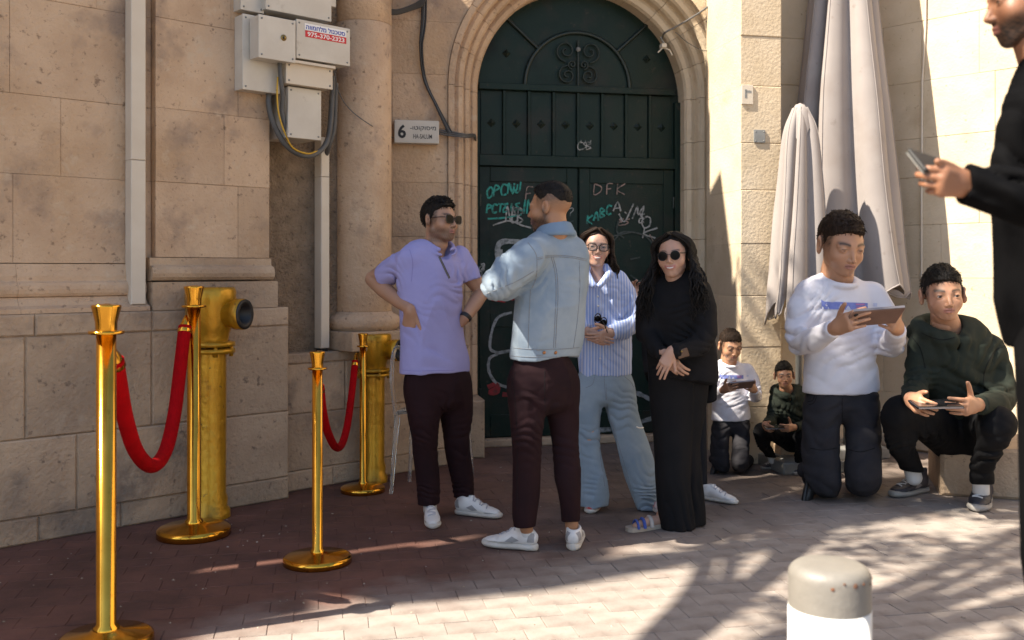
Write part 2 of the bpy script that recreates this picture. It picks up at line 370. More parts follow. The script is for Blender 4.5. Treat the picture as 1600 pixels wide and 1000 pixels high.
shade_panel([(-4.35, 8.85), (-3.905, 8.55), (-3.905, 10.5), (-5.09, 10.5), (-5.0, 9.95), (-4.7, 9.8), (-4.6, 9.4)])
shade_panel([(-3.9, 8.205), (-2.3, 8.205), (-2.6, 9.9), (-3.9, 10.3)])
shade_panel([(-5.2, 10.56), (-4.35, 10.56), (-4.3, 12.6), (-5.1, 12.6)])
shade_panel([(-4.02, 10.52), (-2.9, 10.4), (-2.9, 12.4), (-3.95, 12.5)])

# ------------------------------------------------------------------ arched doorway wall
DD = np.array([.982, .191, 0]); DD = DD/np.linalg.norm(DD); DN = np.array([DD[1], -DD[0], 0])
DP = np.array([-.307, 7.69, 0]); RAD = .838; AC = .838; SPR = 2.70
def Dpt(px, e):
    rx = (px-HX)/FPX; b = DP+DN*e; a = (rx*b[1]-b[0])/(DD[0]-rx*DD[1]); return a
def DW(px, py, e):
    a = Dpt(px, e); p = DP+DN*e+DD*a; p[2] = CAMH-(py-HY)/FPX*p[1]; return p
def Dl(px, py, e):
    p = DW(px, py, e); return (float((p-DP).dot(DD)), float(p[2]))
EF = .46
port = thing('arched_portal', DP+DD*AC, 'limestone wall with rounded arch mouldings around the green door', 'portal')
ROUT = 1.085
fz = [0, .62, 1.01, 1.6, 1.99, 2.38, 2.77, 3.15, 3.55, 3.95, 4.5, 5.0, 5.6]
def circ_a(z): return math.sqrt(max(ROUT**2-(z-SPR)**2, 0)) if z > SPR else ROUT
aL = -1.6; aR = Dpt(1128, EF)
for i in range(len(fz)-1):
    z0, z1 = fz[i]+GAP, fz[i+1]-GAP
    for sgn in (-1, 1):
        lim = aL if sgn < 0 else aR+.03
        if z0 < SPR+ROUT:
            zz = np.linspace(z0, z1, 7) if z1 > SPR else [z0, z1]
            arc = [(AC+sgn*(circ_a(z)+.003), z) for z in zz]
        else: arc = [(AC, z0), (AC, z1)]
        if sgn < 0:
            br = [lim, lim+.95] if i % 2 else [lim, lim+.7]
            k = .66*(1 if i % 2 else .86)
            stone(port, DP, DD, DN, [(br[0], z0), (br[1]-GAP, z0), (br[1]-GAP, z1), (br[0], z1)], -.1, EF, STONE)
            stone(port, DP, DD, DN, [(br[1]+GAP, z0)]+arc+[(br[1]+GAP, z1)], -.1, EF, STONE)
        else:
            if lim-arc[0][0] > .0 or z0 > SPR:
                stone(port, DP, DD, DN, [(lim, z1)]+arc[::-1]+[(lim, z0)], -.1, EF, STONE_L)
# moulded archivolt: profile (radius from arch centre, e = distance out of the door plane)
def roll(r0, e0, r1, e1, n=5):
    c = ((r0+r1)/2, (e0+e1)/2); dx, dy = (r1-r0)/2, (e1-e0)/2; nx, ny = -dy, dx
    return [(c[0]-dx*math.cos(a)+nx*math.sin(a), c[1]-dy*math.cos(a)+ny*math.sin(a)) for a in np.linspace(0, math.pi, n)]
prof = [(RAD, -.06), (RAD, .13)]+roll(RAD, .135, .90, .20)+[(.905, .24)]+roll(.905, .245, .965, .30)+[(.97, .34)]+roll(.97, .345, 1.03, .40)+[(1.04, .43), (1.04, EF+.015), (ROUT, EF+.015), (ROUT, -.06)]
def vouss(a0, a1, mat, n=6):
    """a in arc units: <0 left jamb (z), >pi right jamb"""
    mb = MB(); vv = []; m = len(prof)
    for a in np.linspace(a0, a1, n):
        for r, e in prof: vv.append(DP+DD*(AC-r*math.cos(a))+Z*(SPR+r*math.sin(a))+DN*e)
    F = [tuple(range(m)), tuple(range((n-1)*m, n*m))[::-1]]+[(i*m+j, (i+1)*m+j, (i+1)*m+(j+1) % m, i*m+(j+1) % m) for i in range(n-1) for j in range(m)]
    mb.add(vv, F); return mb.build('voussoir', mat, port, fix=True)
NV = 11
for i in range(NV):
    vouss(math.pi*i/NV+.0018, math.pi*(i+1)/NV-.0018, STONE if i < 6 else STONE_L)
jz = [.42, .80, 1.2, 1.60, 1.99, 2.36, 2.70]
for s_ in (-1, 1):
    for z0, z1 in zip(jz[:-1], jz[1:]):
        mb = MB(); vv = []; m = len(prof)
        for z in (z0+.0018, z1-.0018):
            for r, e in prof: vv.append(DP+DD*(AC+s_*r)+Z*z+DN*e)
        F = [tuple(range(m)), tuple(range(m, 2*m))[::-1]]+[(j, m+j, m+(j+1) % m, (j+1) % m) for j in range(m)]
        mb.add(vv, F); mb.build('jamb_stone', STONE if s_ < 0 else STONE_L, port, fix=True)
    mb = MB(); mb.prism([(AC+s_*(RAD-.015), 0), (AC+s_*(ROUT+.02), 0), (AC+s_*(ROUT+.02), .417), (AC+s_*(RAD-.015), .417)][::s_], DP, DD, Z, DN, -.06, EF+.04, .01); mb.build('jamb_base', STONE_P, port)
mb = MB(); mb.prism([(-2, 0), (3.6, 0), (3.6, 6.0), (-2, 6.0)], DP, DD, Z, DN, -4, -.12); mb.build('mass', MORTAR, port)
mb = MB(); mb.prism([(-.02, 0), (1.70, 0), (1.70, .06), (-.02, .06)], DP, DD, Z, DN, -.02, .1, .01); mb.build('threshold', STONE_P, port)

# ------------------------------------------------------------------ green door
door = thing('green_door', DP+DD*AC, 'dark green metal double door with arched iron fanlight and scribbled graffiti', 'door')
def dbox(name, a0, z0, a1, z1, e0, e1, mat=GREEN, ch=.003, par=None):
    mb = MB(); mb.prism([(a0, z0), (a1, z0), (a1, z1), (a0, z1)], DP, DD, Z, DN, e0, e1, ch); return mb.build(name, mat, par or door)
arcp = [(AC-RAD-.02, 0.062)]+[(AC+RAD+.02, .062)]+[(AC+(RAD+.02)*math.cos(a), SPR+(RAD+.02)*math.sin(a)) for a in np.linspace(0, math.pi, 40)]
mb = MB(); mb.prism(arcp, DP, DD, Z, DN, -.05, 0); mb.build('back_plate', GREEN, door)
zT0, zT1, zT2 = 2.165, 2.25, 2.755
dbox('frame_stile', .0, .062, .045, SPR, .001, .05); dbox('frame_stile', 2*AC-.045, .062, 2*AC, SPR, .001, .05)
dbox('transom_rail', .046, zT0, 2*AC-.046, zT1, .001, .055); dbox('transom_rail', .046, zT2, 2*AC-.046, zT2+.05, .001, .05)
for k, (a0, a1) in enumerate(((.05, AC-.008), (AC+.008, 2*AC-.05))):
    lf = dbox('door_leaf', a0, .07, a1, zT0-.006, .002, .018)
    w = .085
    for nm, q in (('stile', (a0, .07, a0+w, zT0-.006)), ('stile', (a1-w, .07, a1, zT0-.006)), ('rail', (a0+w+.001, .07, a1-w-.001, .24)), ('rail', (a0+w+.001, zT0-.12, a1-w-.001, zT0-.006)), ('rail', (a0+w+.001, .92, a1-w-.001, 1.02))):
        dbox(nm, *q, .0185, .030, par=lf)
    mb = MB(); mb.lathe(DP+DD*(AC+(-.06 if k == 0 else .06))+Z*1.02+DN*.03, [(.0, .0), (.022, .001), (.022, .006), (.009, .012), (.009, .03), (.02, .036), (.018, .05), (0, .054)], 16, DN); mb.build('door_knob', GREEN_D, lf)
    for z in (.4, 1.15, 1.9):
        mb = MB(); e = (a0+.004 if k == 0 else a1-.004); mb.tube([DP+DD*e+DN*.036+Z*(z-.045), DP+DD*e+DN*.036+Z*(z+.045)], .011, 8); mb.build('hinge', GREEN_D, lf)
n8 = 8; aa = np.linspace(.05, 2*AC-.05, n8+1)
for i in range(n8):
    pn = dbox('transom_panel', aa[i]+.014, zT1+.004, aa[i+1]-.014, zT2-.004, .0012, .010)
    if i: dbox('mullion', aa[i]-.012, zT1+.002, aa[i]+.012, zT2-.002, .0022, .032)
    cx = (aa[i]+aa[i+1])/2; mb = MB(); r = .036; o = DP+DD*cx+Z*2.50
    mb.add([o+DD*r+DN*.0105, o+Z*r+DN*.0105, o-DD*r+DN*.0105, o-Z*r+DN*.0105, o+DN*.034], [(0, 1, 4), (1, 2, 4), (2, 3, 4), (3, 0, 4)]); mb.build('diamond_boss', GREEN_D, pn)
def arcbar(name, c, r, a0, a1, w, e0, mat=GREEN_D, n=28):
    mb = MB(); mb.tube([DP+DD*(c[0]+r*math.cos(a))+Z*(c[1]+r*math.sin(a))+DN*e0 for a in np.linspace(a0, a1, n)], w, 8); return mb.build(name, mat, door)
F0 = (AC, zT2+.05)
arcbar('fan_arc', F0, .425, 0, math.pi, .017, .012)
for an in (math.radians(42), math.radians(138)):
    mb = MB(); mb.tube([DP+DD*(F0[0]+r*math.cos(an))+Z*(F0[1]+r*math.sin(an))+DN*.012 for r in (.43, .80)], .015, 8); mb.build('fan_bar', GREEN_D, door)
for sx in (-1, 1):
    o = DP+DD*(AC+sx*.57)+Z*(F0[1]+.24); mb = MB(); r = .035
    mb.add([o+DD*r+DN*.001, o+Z*r+DN*.001, o-DD*r+DN*.001, o-Z*r+DN*.001, o+DN*.03], [(0, 1, 4), (1, 2, 4), (2, 3, 4), (3, 0, 4)]); mb.build('diamond_boss', GREEN_D, door)
def spiral(c, r0, turns, a0, sgn, n=44):
    out = []
    for i in range(n):
        t = i/(n-1); r = r0*(1-t*.86); a = a0+sgn*turns*2*math.pi*t; out.append((c[0]+r*math.cos(a), c[1]+r*math.sin(a)))
    return out
sc = thing_none = None
for sx in (-1, 1):
    for cz, r, a0, sg in ((F0[1]+.275, .085, -math.pi*.5, 1), (F0[1]+.085, .075, math.pi*.5, -1), (F0[1]+.17, .036, -math.pi*.5, 1)):
        pts = spiral((AC+sx*(r+.012), cz), r, 1.55, a0 if sx > 0 else math.pi-a0, sg*sx)
        mb = MB(); mb.tube([DP+DD*a+Z*z+DN*.022 for a, z in pts], .0075, 6); mb.build('scroll', GREEN_D, door)
mb = MB(); mb.tube([DP+DD*AC+Z*(F0[1]+z)+DN*.022 for z in (.0, .36)], .009, 8); mb.build('scroll_stem', GREEN_D, door)
mb = MB(); mb.lathe(DP+DD*AC+Z*(F0[1]+.29)+DN*.022, [(.0, .0), (.02, .001), (.017, .014), (0, .02)], 14, DN); mb.build('scroll_boss', GREYM, door)
# graffiti strokes, flat paint on the leaves
def paint(name, col, strokes, w, e=.0315, op=.8):
    m = MAT.get(name) or mk(name, col, .6, tuple(c*.72 for c in col), 40., .0, dots=[(30, .50, .62, (.012, .025, .02), op), (9, .55, .68, (.012, .025, .02), op)])
    mb = MB()
    for s_ in strokes:
        p = crom([(x, y) for x, y in s_], 4) if len(s_) > 2 else np.array(s_, float)
        q = [DW(x, y, e) for x, y in p]; vv = []
        for i in range(len(q)):
            t = q[min(i+1, len(q)-1)]-q[max(i-1, 0)]; sd = nrm(np.cross(t, DN)+1e-9); ww = w*(.8+.4*RNG.random())
            ee = DN*RNG.uniform(0, .0012); vv += [q[i]-sd*ww+ee, q[i]+sd*ww+ee]
        mb.add(vv, [(2*i, 2*i+1, 2*i+3, 2*i+2) for i in range(len(q)-1)])
    return mb.build('graffiti', m, door)
def letter(ch, x, y, w, h, sl=0.):
    S = {'K': [[(0, 0), (0, 1)], [(1, 0), (0, .55), (1, 1)]], 'A': [[(0, 1), (.5, 0), (1, 1)], [(.2, .65), (.85, .65)]], 'B': [[(0, 1), (0, 0), (.8, .2), (.1, .5), (.9, .75), (0, 1)]],
         'C': [[(1, .1), (.3, 0), (0, .5), (.3, 1), (1, .9)]], 'D': [[(0, 0), (0, 1), (.8, .75), (.9, .3), (0, 0)]], 'F': [[(.9, 0), (.2, .05), (.15, 1)], [(.1, .5), (.7, .45)]], 'M': [[(0, 1), (.15, 0), (.5, .7), (.85, 0), (1, 1)]],
         'E': [[(.9, 0), (.1, .1), (.6, .45), (.1, .55), (.1, 1), (.9, .9)]], 'O': [[(.5, 0), (0, .4), (.3, 1), (.9, .8), (.9, .2), (.5, 0)]], '/': [[(1, 0), (0, 1)]], 'P': [[(0, 1), (.1, 0), (.9, .2), (.1, .5)]], 'N': [[(0, 1), (.05, 0), (.9, 1), (1, 0)]],
         'T': [[(0, 0), (1, 0)], [(.5, 0), (.45, 1)]], 'I': [[(.5, 0), (.5, 1)]], 'J': [[(.9, 0), (.8, .8), (.4, 1), (0, .8)]], 'S': [[(1, 0), (.2, .2), (.8, .6), (0, 1)]], 'U': [[(0, 0), (.1, .9), (.8, .9), (.9, 0)]], '.': [[(.3, .8), (.6, 1)]], '?': [[(0, .1), (.8, 0), (.9, .35), (.4, .6), (.4, 1)]], 'L': [[(0, 0), (.1, 1), (.9, .9)]]}
    return [[(x+px*w+(1-py)*h*sl, y+py*h) for px, py in s] for s in S[ch]]
def word(t, x, y, w, h, dx, dy=0., sl=.1):
    o = []
    for i, c in enumerate(t):
        if c != ' ': o += letter(c, x+i*dx, y+i*dy, w, h, sl)
    return o
paint('teal_marker', (.02, .30, .24), word('OPCNJ', 760, 292, 9, 17, 11, -2.)+word('U', 797, 288, 12, 10, 0), .0072)
paint('teal_marker', (.02, .30, .24), word('PCTEISJ', 760, 320, 8, 13, 8.6, -.6)+word('INU', 814, 312, 9, 22, 9, 0)+[[(762, 342), (790, 340), (815, 335)]], .0072)
paint('teal_marker', (.02, .30, .24), word('KABC', 917, 336, 8, 14, 10, -5.), .0072)
paint('white_marker', (.36, .35, .33), word('NEB', 790, 322, 9, 24, 9, 2)+[[(770, 352), (795, 345), (815, 352), (830, 356)]], .006)
paint('white_marker', (.36, .35, .33), word('A.', 958, 316, 12, 14, 14, 4)+[[(967, 334), (976, 346), (990, 318)]]+word('M', 988, 322, 14, 20, 0, 0, .3)+word('E', 998, 334, 9, 14, 0)+word('O', 1002, 338, 14, 18, 0)+word('K', 1004, 356, 20, 16, 0, 0, .2), .0062)
paint('white_marker', (.36, .35, .33), word('CSB', 902, 222, 8, 12, 7, 0)+word('IIJ', 906, 219, 3, 5, 7)+word('?', 888, 325, 7, 13, 0)+word('S', 888, 345, 7, 11, 0), .0035, e=.0335)
paint('pink_chalk', (.30, .20, .17), word('DFK', 928, 287, 12, 17, 18, 0, .05)+word('F', 819, 292, 13, 22, 0)+[[(1015, 366), (1022, 378), (1030, 374)]]+word('ES', 966, 342, 9, 10, 8), .0045)
paint('white_spray', (.30, .31, .31), [[(779, 412), (778, 385), (790, 377), (815, 380), (824, 386)], [(782, 420), (780, 390)]], .022, op=.6)
paint('white_spray', (.30, .31, .31), [[(800, 488), (778, 496), (768, 520), (766, 545), (778, 552), (765, 560), (764, 580), (775, 598), (795, 606)], [(775, 552), (798, 548)]], .011, op=.5)
paint('white_spray', (.30, .31, .31), [[(985, 612), (1000, 616), (1020, 626)], [(935, 672), (970, 668), (1030, 650)], [(938, 640), (930, 668)]], .017, op=.55)
paint('red_spray', (.30, .015, .02), [[(762, 462), (775, 458), (782, 466), (790, 458), (800, 466), (815, 460)], [(768, 466), (790, 470)], [(762, 605), (775, 600), (778, 612), (765, 614), (775, 606)], [(785, 616), (795, 617)]], .016, op=.5)
paint('white_marker', (.36, .35, .33), word('?', 750, 412, 6, 14, 0)+word('L', 752, 424, 6, 12, 0)+word('O', 748, 415, 8, 9, 0), .006)
paint('grey_scrawl', (.05, .06, .055), [[(960, 375), (975, 362), (1010, 370), (1024, 400), (1000, 440), (965, 430), (950, 400), (960, 375)], [(930, 390), (950, 372), (990, 362)], [(966, 345), (964, 362), (975, 372)], [(985, 405), (1000, 402)], [(985, 430), (1020, 455)]], .006)

# ------------------------------------------------------------------ right pier and right wall
pc = P(1157, 700, 6.95); pc[2] = 0
pier = thing('stone_pier', pc, 'pale limestone pier standing between the arched door and the grey parasols', 'pier')
PWd = float((P(1221, 700, 1)[0]*1)); rx = PWd
aw = (rx*pc[1]-pc[0])/(DD[0]-rx*DD[1])
pz = [0, .4, .82, 1.18, 1.545, 1.92, 2.25, 2.65, 3.0, 3.4, 3.8, 4.4, 5.0]
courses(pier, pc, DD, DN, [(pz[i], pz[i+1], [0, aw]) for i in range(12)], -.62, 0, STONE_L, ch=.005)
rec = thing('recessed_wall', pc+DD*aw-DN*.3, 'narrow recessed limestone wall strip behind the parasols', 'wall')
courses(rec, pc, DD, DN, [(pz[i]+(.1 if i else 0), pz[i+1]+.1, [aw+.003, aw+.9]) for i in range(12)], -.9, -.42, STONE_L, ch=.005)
RP = np.array([2.92, 7.69, 0]); RD = np.array([.669, -.743, 0]); RN = np.array([-.743, -.669, 0])
def Rs(px, q=0.):
    rx = (px-HX)/FPX; b = RP+RN*q; return (rx*b[1]-b[0])/(RD[0]-rx*RD[1])
def RWp(px, py, q=0.):
    p = RP+RN*q+RD*Rs(px, q); p[2] = CAMH-(py-HY)/FPX*p[1]; return p
rw = thing('limestone_wall', RP+RD*1.0, 'sunlit pale limestone block wall behind the seated boy', 'wall')
rz = [0, .42, .86, 1.30, 1.70, 2.06, 2.354, 2.783, 3.237, 3.7, 4.3, 5., 5.7]
bx = [(1230, 1330, 1395, 1470, 1560, 1680, 1900), (1230, 1300, 1380, 1440, 1530, 1640, 1800, 1950), (1230, 1345, 1445, 1580, 1740, 1950)]
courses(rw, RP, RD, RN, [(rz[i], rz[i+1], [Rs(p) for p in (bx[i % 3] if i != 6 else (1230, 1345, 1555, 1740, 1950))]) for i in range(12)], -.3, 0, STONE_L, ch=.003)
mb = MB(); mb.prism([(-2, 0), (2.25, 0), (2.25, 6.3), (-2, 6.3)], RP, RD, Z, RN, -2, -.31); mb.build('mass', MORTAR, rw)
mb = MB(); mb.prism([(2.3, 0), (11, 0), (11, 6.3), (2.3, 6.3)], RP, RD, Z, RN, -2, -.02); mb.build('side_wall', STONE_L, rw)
# vertical conduit on the right wall
mb = MB(); mb.tube([RWp(1447, -60, .012), RWp(1446, 40, .012), RWp(1441, 130, .012), RWp(1440, 300, .012), RWp(1440, 470, .012)], .008, 8); cd = mb.build('conduit', CREAM)
tag(cd, 'thin cream cable conduit running down the sunlit wall', 'conduit')
# low stone ledge and kerb block along the wall
led = thing('stone_ledge', G(1540, 790), 'low dark stone ledge the boy in the hoodie sits on', 'ledge')
lo = G(1470, 775); lo[2] = 0
for k, (s0, s1) in enumerate(((0, .8), (.81, 1.7))):
    stone(led, lo, np.array([.96, -.28, 0]), np.array([-.28, -.96, 0]), [(s0, 0), (s1, 0), (s1, .30), (s0, .30)], -.62, 0, STONE_P, ch=.02, name='ledge_block')
kb = thing('rubble_kerb', RP+RD*.1, 'rough pale kerb stones along the foot of the sunlit wall', 'kerb')
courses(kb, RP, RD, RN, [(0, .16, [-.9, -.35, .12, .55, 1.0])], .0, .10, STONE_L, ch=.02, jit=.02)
# ------------------------------------------------------------------ pipes, boxes, cables, signs
def vpipe(name, px0, px1, z0, z1, q0, q1, label):
    t = thing(name, P0+LD*Lt((px0+px1)/2, q1)+Z*z0, label, 'pipe')
    a, b = Lt(px0, q1), Lt(px1, q1)
    zs = [z0]+[z for z in (1.95, 3.2) if z0 < z < z1]+[z1]
    for i, (u, v) in enumerate(zip(zs[:-1], zs[1:])):
        mb = MB(); mb.prism([(a, u+.001), (b, u+.001), (b, v-.001), (a, v-.001)], P0, LD, Z, LNn, q0, q1, .004); mb.build('duct', CREAM, t)
    mb = MB(); mb.obox(P0+LD*(a+b)/2+LNn*(q0+q1)/2+Z*(z0-.014), [LD, LNn, Z], [(b-a)*.38, (q1-q0)*.38, .013]); mb.build('outlet', BLACKP, t)
    return t
vpipe('downpipe', 205, 228, 1.175, 6, -.10, -.02, 'wide white rectangular downpipe on the wall beside the pilaster')
vpipe('downpipe', 502, 515, .865, 2.2, -.25, -.17, 'narrow white cable duct below the meter boxes')
mb = MB(); mb.prism([(Lt(516, -.1), 3.02), (Lt(528, -.1), 3.02), (Lt(528, -.1), 6), (Lt(516, -.1), 6)], P0, LD, Z, LNn, -.2, -.12, .003)
tag(mb.build('cable_duct', WHITEM), 'white cable duct rising above the meter boxes', 'duct')

def lbox(name, px0, py0, px1, py1, q0, q1, label, parts=None, mat=WHITEM):
    """box on the left wall; px corners are of its front face"""
    pm = (px0+px1)/2; t0, t1 = Lt(px0, q1), Lt(px1, q1); z1, z0 = Lz(pm, py0, q1), Lz(pm, py1, q1)
    t = thing(name, P0+LD*(t0+t1)/2+LNn*q0+Z*z0, label, 'box', 'meter boxes on the wall')
    mb = MB(); mb.obox(P0+LD*(t0+t1)/2+LNn*(q0+q1-.012)/2+Z*(z0+z1)/2, [LD, LNn, Z], [(t1-t0)/2-.003, (q1-q0-.012)/2, (z1-z0)/2-.003]); mb.build('case', mat, t, bevel=.004)
    mb = MB(); mb.obox(P0+LD*(t0+t1)/2+LNn*(q1-.006)+Z*(z0+z1)/2, [LD, LNn, Z], [(t1-t0)/2, .006, (z1-z0)/2]); c = mb.build('cover', mat, t, bevel=.004)
    for a in (t0+.02, t1-.02):
        for b in (z0+.02, z1-.02):
            mb = MB(); mb.lathe(P0+LD*a+Z*b+LNn*q1, [(0, 0), (.006, 0), (.006, .002), (0, .003)], 8, LNn); mb.build('screw', GREYM, c)
    return t, c
lbox('meter_box', 379, 26, 437, 143, -.055, .05, 'tall shallow white meter box fixed to the pilaster')
lbox('meter_box', 376, -60, 413, 18, -.055, .04, 'small grey meter box above the tall shallow box', mat=GREYP if False else WHITEM)
lbox('meter_box', 415, -70, 518, 24, -.2, .09, 'wide cream meter box above the one with the sticker')
b2, b2c = lbox('meter_box', 404, 27, 462, 94, .06, .17, 'white box with a brass lock left of the sticker')
mb = MB(); mb.lathe(LW(443, 59, .17), [(.018, 0), (.018, .004), (.012, .006), (.010, .012), (0, .013)], 16, LNn); mb.build('lock', BRASSD, b2c)
mb = MB(); mb.lathe(LW(443, 59, .183), [(.0, 0), (.007, .0), (.006, .004), (0, .005)], 12, LNn); mb.build('keyhole', BLACKP, b2c)
b3, b3c = lbox('meter_box', 463, 37, 547, 97, -.1, .15, 'long white box carrying a blue and red sticker')
b4, b4c = lbox('meter_box', 447, 101, 520, 135, -.15, .12, 'cream hooded box under the sticker box', mat=CREAM)
mb = MB(); mb.prism([(Lt(445, .15), Lz(483, 101, .15)), (Lt(524, .15), Lz(483, 101, .15)), (Lt(524, .15), Lz(483, 97, .15)), (Lt(445, .15), Lz(483, 97, .15))], P0, LD, Z, LNn, -.15, .15); mb.build('hood', CREAM, b4)
b5, b5c = lbox('meter_box', 450, 138, 502, 217, -.2, .07, 'grey white square box hanging lowest above the looped cable')
# sticker
def wtext(txt, size, loc, ex, ey, ez, mat, parent, name='lettering', w=None, ext=.0004, bold=0.):
    cu = bpy.data.curves.new('txt', 'FONT'); cu.body = txt; cu.size = 1; cu.align_x = 'CENTER'; cu.align_y = 'CENTER'; cu.resolution_u = 3; cu.offset = bold
    ob = bpy.data.objects.new('txt', cu); COL.objects.link(ob); bpy.context.view_layer.update()
    dg = bpy.context.evaluated_depsgraph_get(); me = bpy.data.meshes.new_from_object(ob.evaluated_get(dg)); bpy.data.objects.remove(ob)
    xs_ = [v.co.x for v in me.vertices] or [0, 1]; ys_ = [v.co.y for v in me.vertices] or [0, 1]
    sx = (w/(max(xs_)-min(xs_))) if w else size; sy = size/(max(ys_)-min(ys_)); cx, cy = (max(xs_)+min(xs_))/2, (max(ys_)+min(ys_))/2
    for v in me.vertices:
        v.co = V(np.asarray(loc)+ex*(v.co.x-cx)*sx+ey*(v.co.y-cy)*sy+ez*ext)
    me.materials.clear(); return link(name, me, mat, parent)
def lplate(px0, py0, px1, py1, q, mat, parent, name):
    pm = (px0+px1)/2; a, b = Lt(px0, q), Lt(px1, q); u, v = Lz(pm, py1, q), Lz(pm, py0, q)
    mb = MB(); mb.prism([(a, u), (b, u), (b, v), (a, v)], P0, LD, Z, LNn, q-.0005, q+.0005); mb.build(name, mat, parent); return P0+LD*(a+b)/2+Z*(u+v)/2+LNn*q, b-a, v-u
c, w, h = lplate(476, 42, 541, 52.5, .1512, WHITEP, b3c, 'sticker'); wtext('\u05e1\u05d8\u05db\u05e0\u05d5\u05dc \u05de\u05dc\u05d7\u05de\u05d5\u05d5\u05d4'[::-1], h*.72, c, LD, Z, LNn, BLUE, b3c, w=w*.94, ext=.0012, bold=.03)
c, w, h = lplate(477, 53, 541, 63, .1512, RED, b3c, 'sticker'); wtext('975-370-2323', h*.68, c, LD, Z, LNn, WHITEP, b3c, w=w*.9, ext=.0012, bold=.02)
def cable(name, pts, r, mat, label, n=8, cat='cable'):
    mb = MB(); mb.tube(crom(pts, 6), r, n); return tag(mb.build(name, mat), label, cat)
cable('cable', [LW(420, 145, 0), LW(420, 165, .01), LW(428, 195, .01), LW(448, 228, .0), LW(475, 243, -.02), LW(500, 236, -.05), LW(514, 210, -.06), LW(519, 150, -.08), LW(520, 120, -.1)], .017, GREYP, 'thick grey cable looping below the meter boxes')
cable('cable', [LW(437, 94, .1), LW(439, 125, .1), LW(442, 150, .08), LW(441, 175, .05), LW(447, 205, .03)], .014, GREYP, 'short grey cable dropping from the brass lock box')
cable('cable', [LW(434, 120, .09), LW(433, 150, .08), LW(436, 180, .06), LW(446, 210, .05), LW(458, 231, .02), LW(480, 240, 0), LW(496, 236, -.04)], .005, YELLOWC, 'thin yellow wire beside the looping grey cable')
cable('cable', [LW(525, 130, -.1), LW(524, 160, -.1), LW(522, 200, -.12), LW(514, 228, -.14), LW(508, 246, -.2)], .016, GREYP, 'black sleeved cable entering the narrow duct')
cable('cable', [LW(522, 110, -.08), LW(530, 145, -.04), LW(548, 172, -.03), LW(580, 196, -.04), DW(616, 216, EF+.03)], .003, GREYP, 'thin slack wire from the meter boxes to the number sign')
cabs = ['grey cable at the middle of the run down to the arch', 'black cable right of the grey one running down to the arch', 'black cable left of the grey one running down to the arch']
for i, dx in enumerate((0, 3, -3)):
    cable('cable', [DW(664+dx, -60, EF+.02), DW(662+dx, 30, EF+.02), DW(658+dx*.6, 75, EF+.02+.01*i), DW(664+dx*.5, 125, EF+.02), DW(682+dx*.4, 165, EF+.03), DW(703+dx, 207, EF+.05)], .0065, BLACKP if i else GREYP, cabs[i])
for i in range(3):
    cable('cable', [DW(686, 203+i*3, EF+.02), DW(706, 206+i*3, EF+.05), DW(728, 210+i*2, EF+.02), DW(741, 210+i*2, .30), DW(743, 216+i*3, .16), DW(738, 224+i, .10)], .006, GREYP, ['top', 'middle', 'lowest'][i]+' grey wire wrapped round the arch moulding next to the number sign')
for i in range(4):
    cable('cable', [DW(560+i*4, -20-i*4, EF+.25), DW(590, 6+i*3, EF+.25), DW(615, 16+i*2, EF+.2), DW(640, 10+i*2, EF+.12), DW(662, -4+i*3, EF+.04), DW(668, -30, EF+.04)], .008, BLACKP, ['top', 'second', 'third', 'lowest'][i]+' black overhead cable of the bundle sagging above the number sign')
cable('cable', [DW(1135, -14, EF+.02), DW(1100, 15, EF+.03), DW(1060, 40, EF+.03), DW(1038, 52, EF), DW(1036, 64, .2)], .007, GREYP, 'dark wire running down the arch to the door light')
cable('cable', [DW(1128, -20, EF+.02), DW(1124, 40, EF+.02), DW(1108, 78, EF+.02), DW(1080, 70, EF+.02), DW(1055, 50, EF+.02)], .003, GREYP, 'thin drooping wire over the right side of the arch')
lt = thing('wall_bracket', DW(1040, 75, .3), 'small white wire bracket at the arch over the door', 'bracket')
mb = MB(); mb.obox(DW(1036, 72, .3), [DD, DN, Z], [.02, .03, .015]); mb.build('clamp', WHITEM, lt, bevel=.004)
mb = MB(); mb.tube([DW(1028, 82, .3), DW(1036, 74, .31), DW(1046, 78, .31), DW(1050, 86, .3)], .006, 6); mb.build('arm', WHITEM, lt)
mb = MB(); mb.tube([DW(1032, 58, .3), DW(1040, 72, .31)], .007, 6); mb.build('arm', GREYM, lt)
# number sign
a0, z0 = Dl(616, 223, EF+.09); a1, z1 = Dl(686, 189, EF+.09)
sg = thing('number_sign', DP+DD*(a0+a1)/2+Z*z0+DN*EF, 'white box sign with a black number 6 and street name', 'sign')
mb = MB(); mb.obox(DP+DD*(a0+a1)/2+DN*(EF+.052)+Z*(z0+z1)/2, [DD, DN, Z], [(a1-a0)/2, .042, (z1-z0)/2]); mb.build('box', WHITEM, sg, bevel=.006)
sc_ = DP+DN*(EF+.0945)+Z*(z0+z1)/2; W_, H_ = a1-a0, z1-z0
wtext('6', H_*.60, sc_+DD*(a0+W_*.17), DD, Z, DN, INK, sg, w=W_*.18, bold=.03)
wtext('\u05de\u05d9\u05e1\u05d5\u05e7\u05d5\u05d8\u05d5-'[::-1], H_*.22, sc_+DD*(a0+W_*.64)+Z*H_*.13, DD, Z, DN, INK, sg, w=W_*.58, bold=.01)
wtext('HA-SALUM', H_*.20, sc_+DD*(a0+W_*.63)-Z*H_*.2, DD, Z, DN, INK, sg, w=W_*.42, bold=.01)
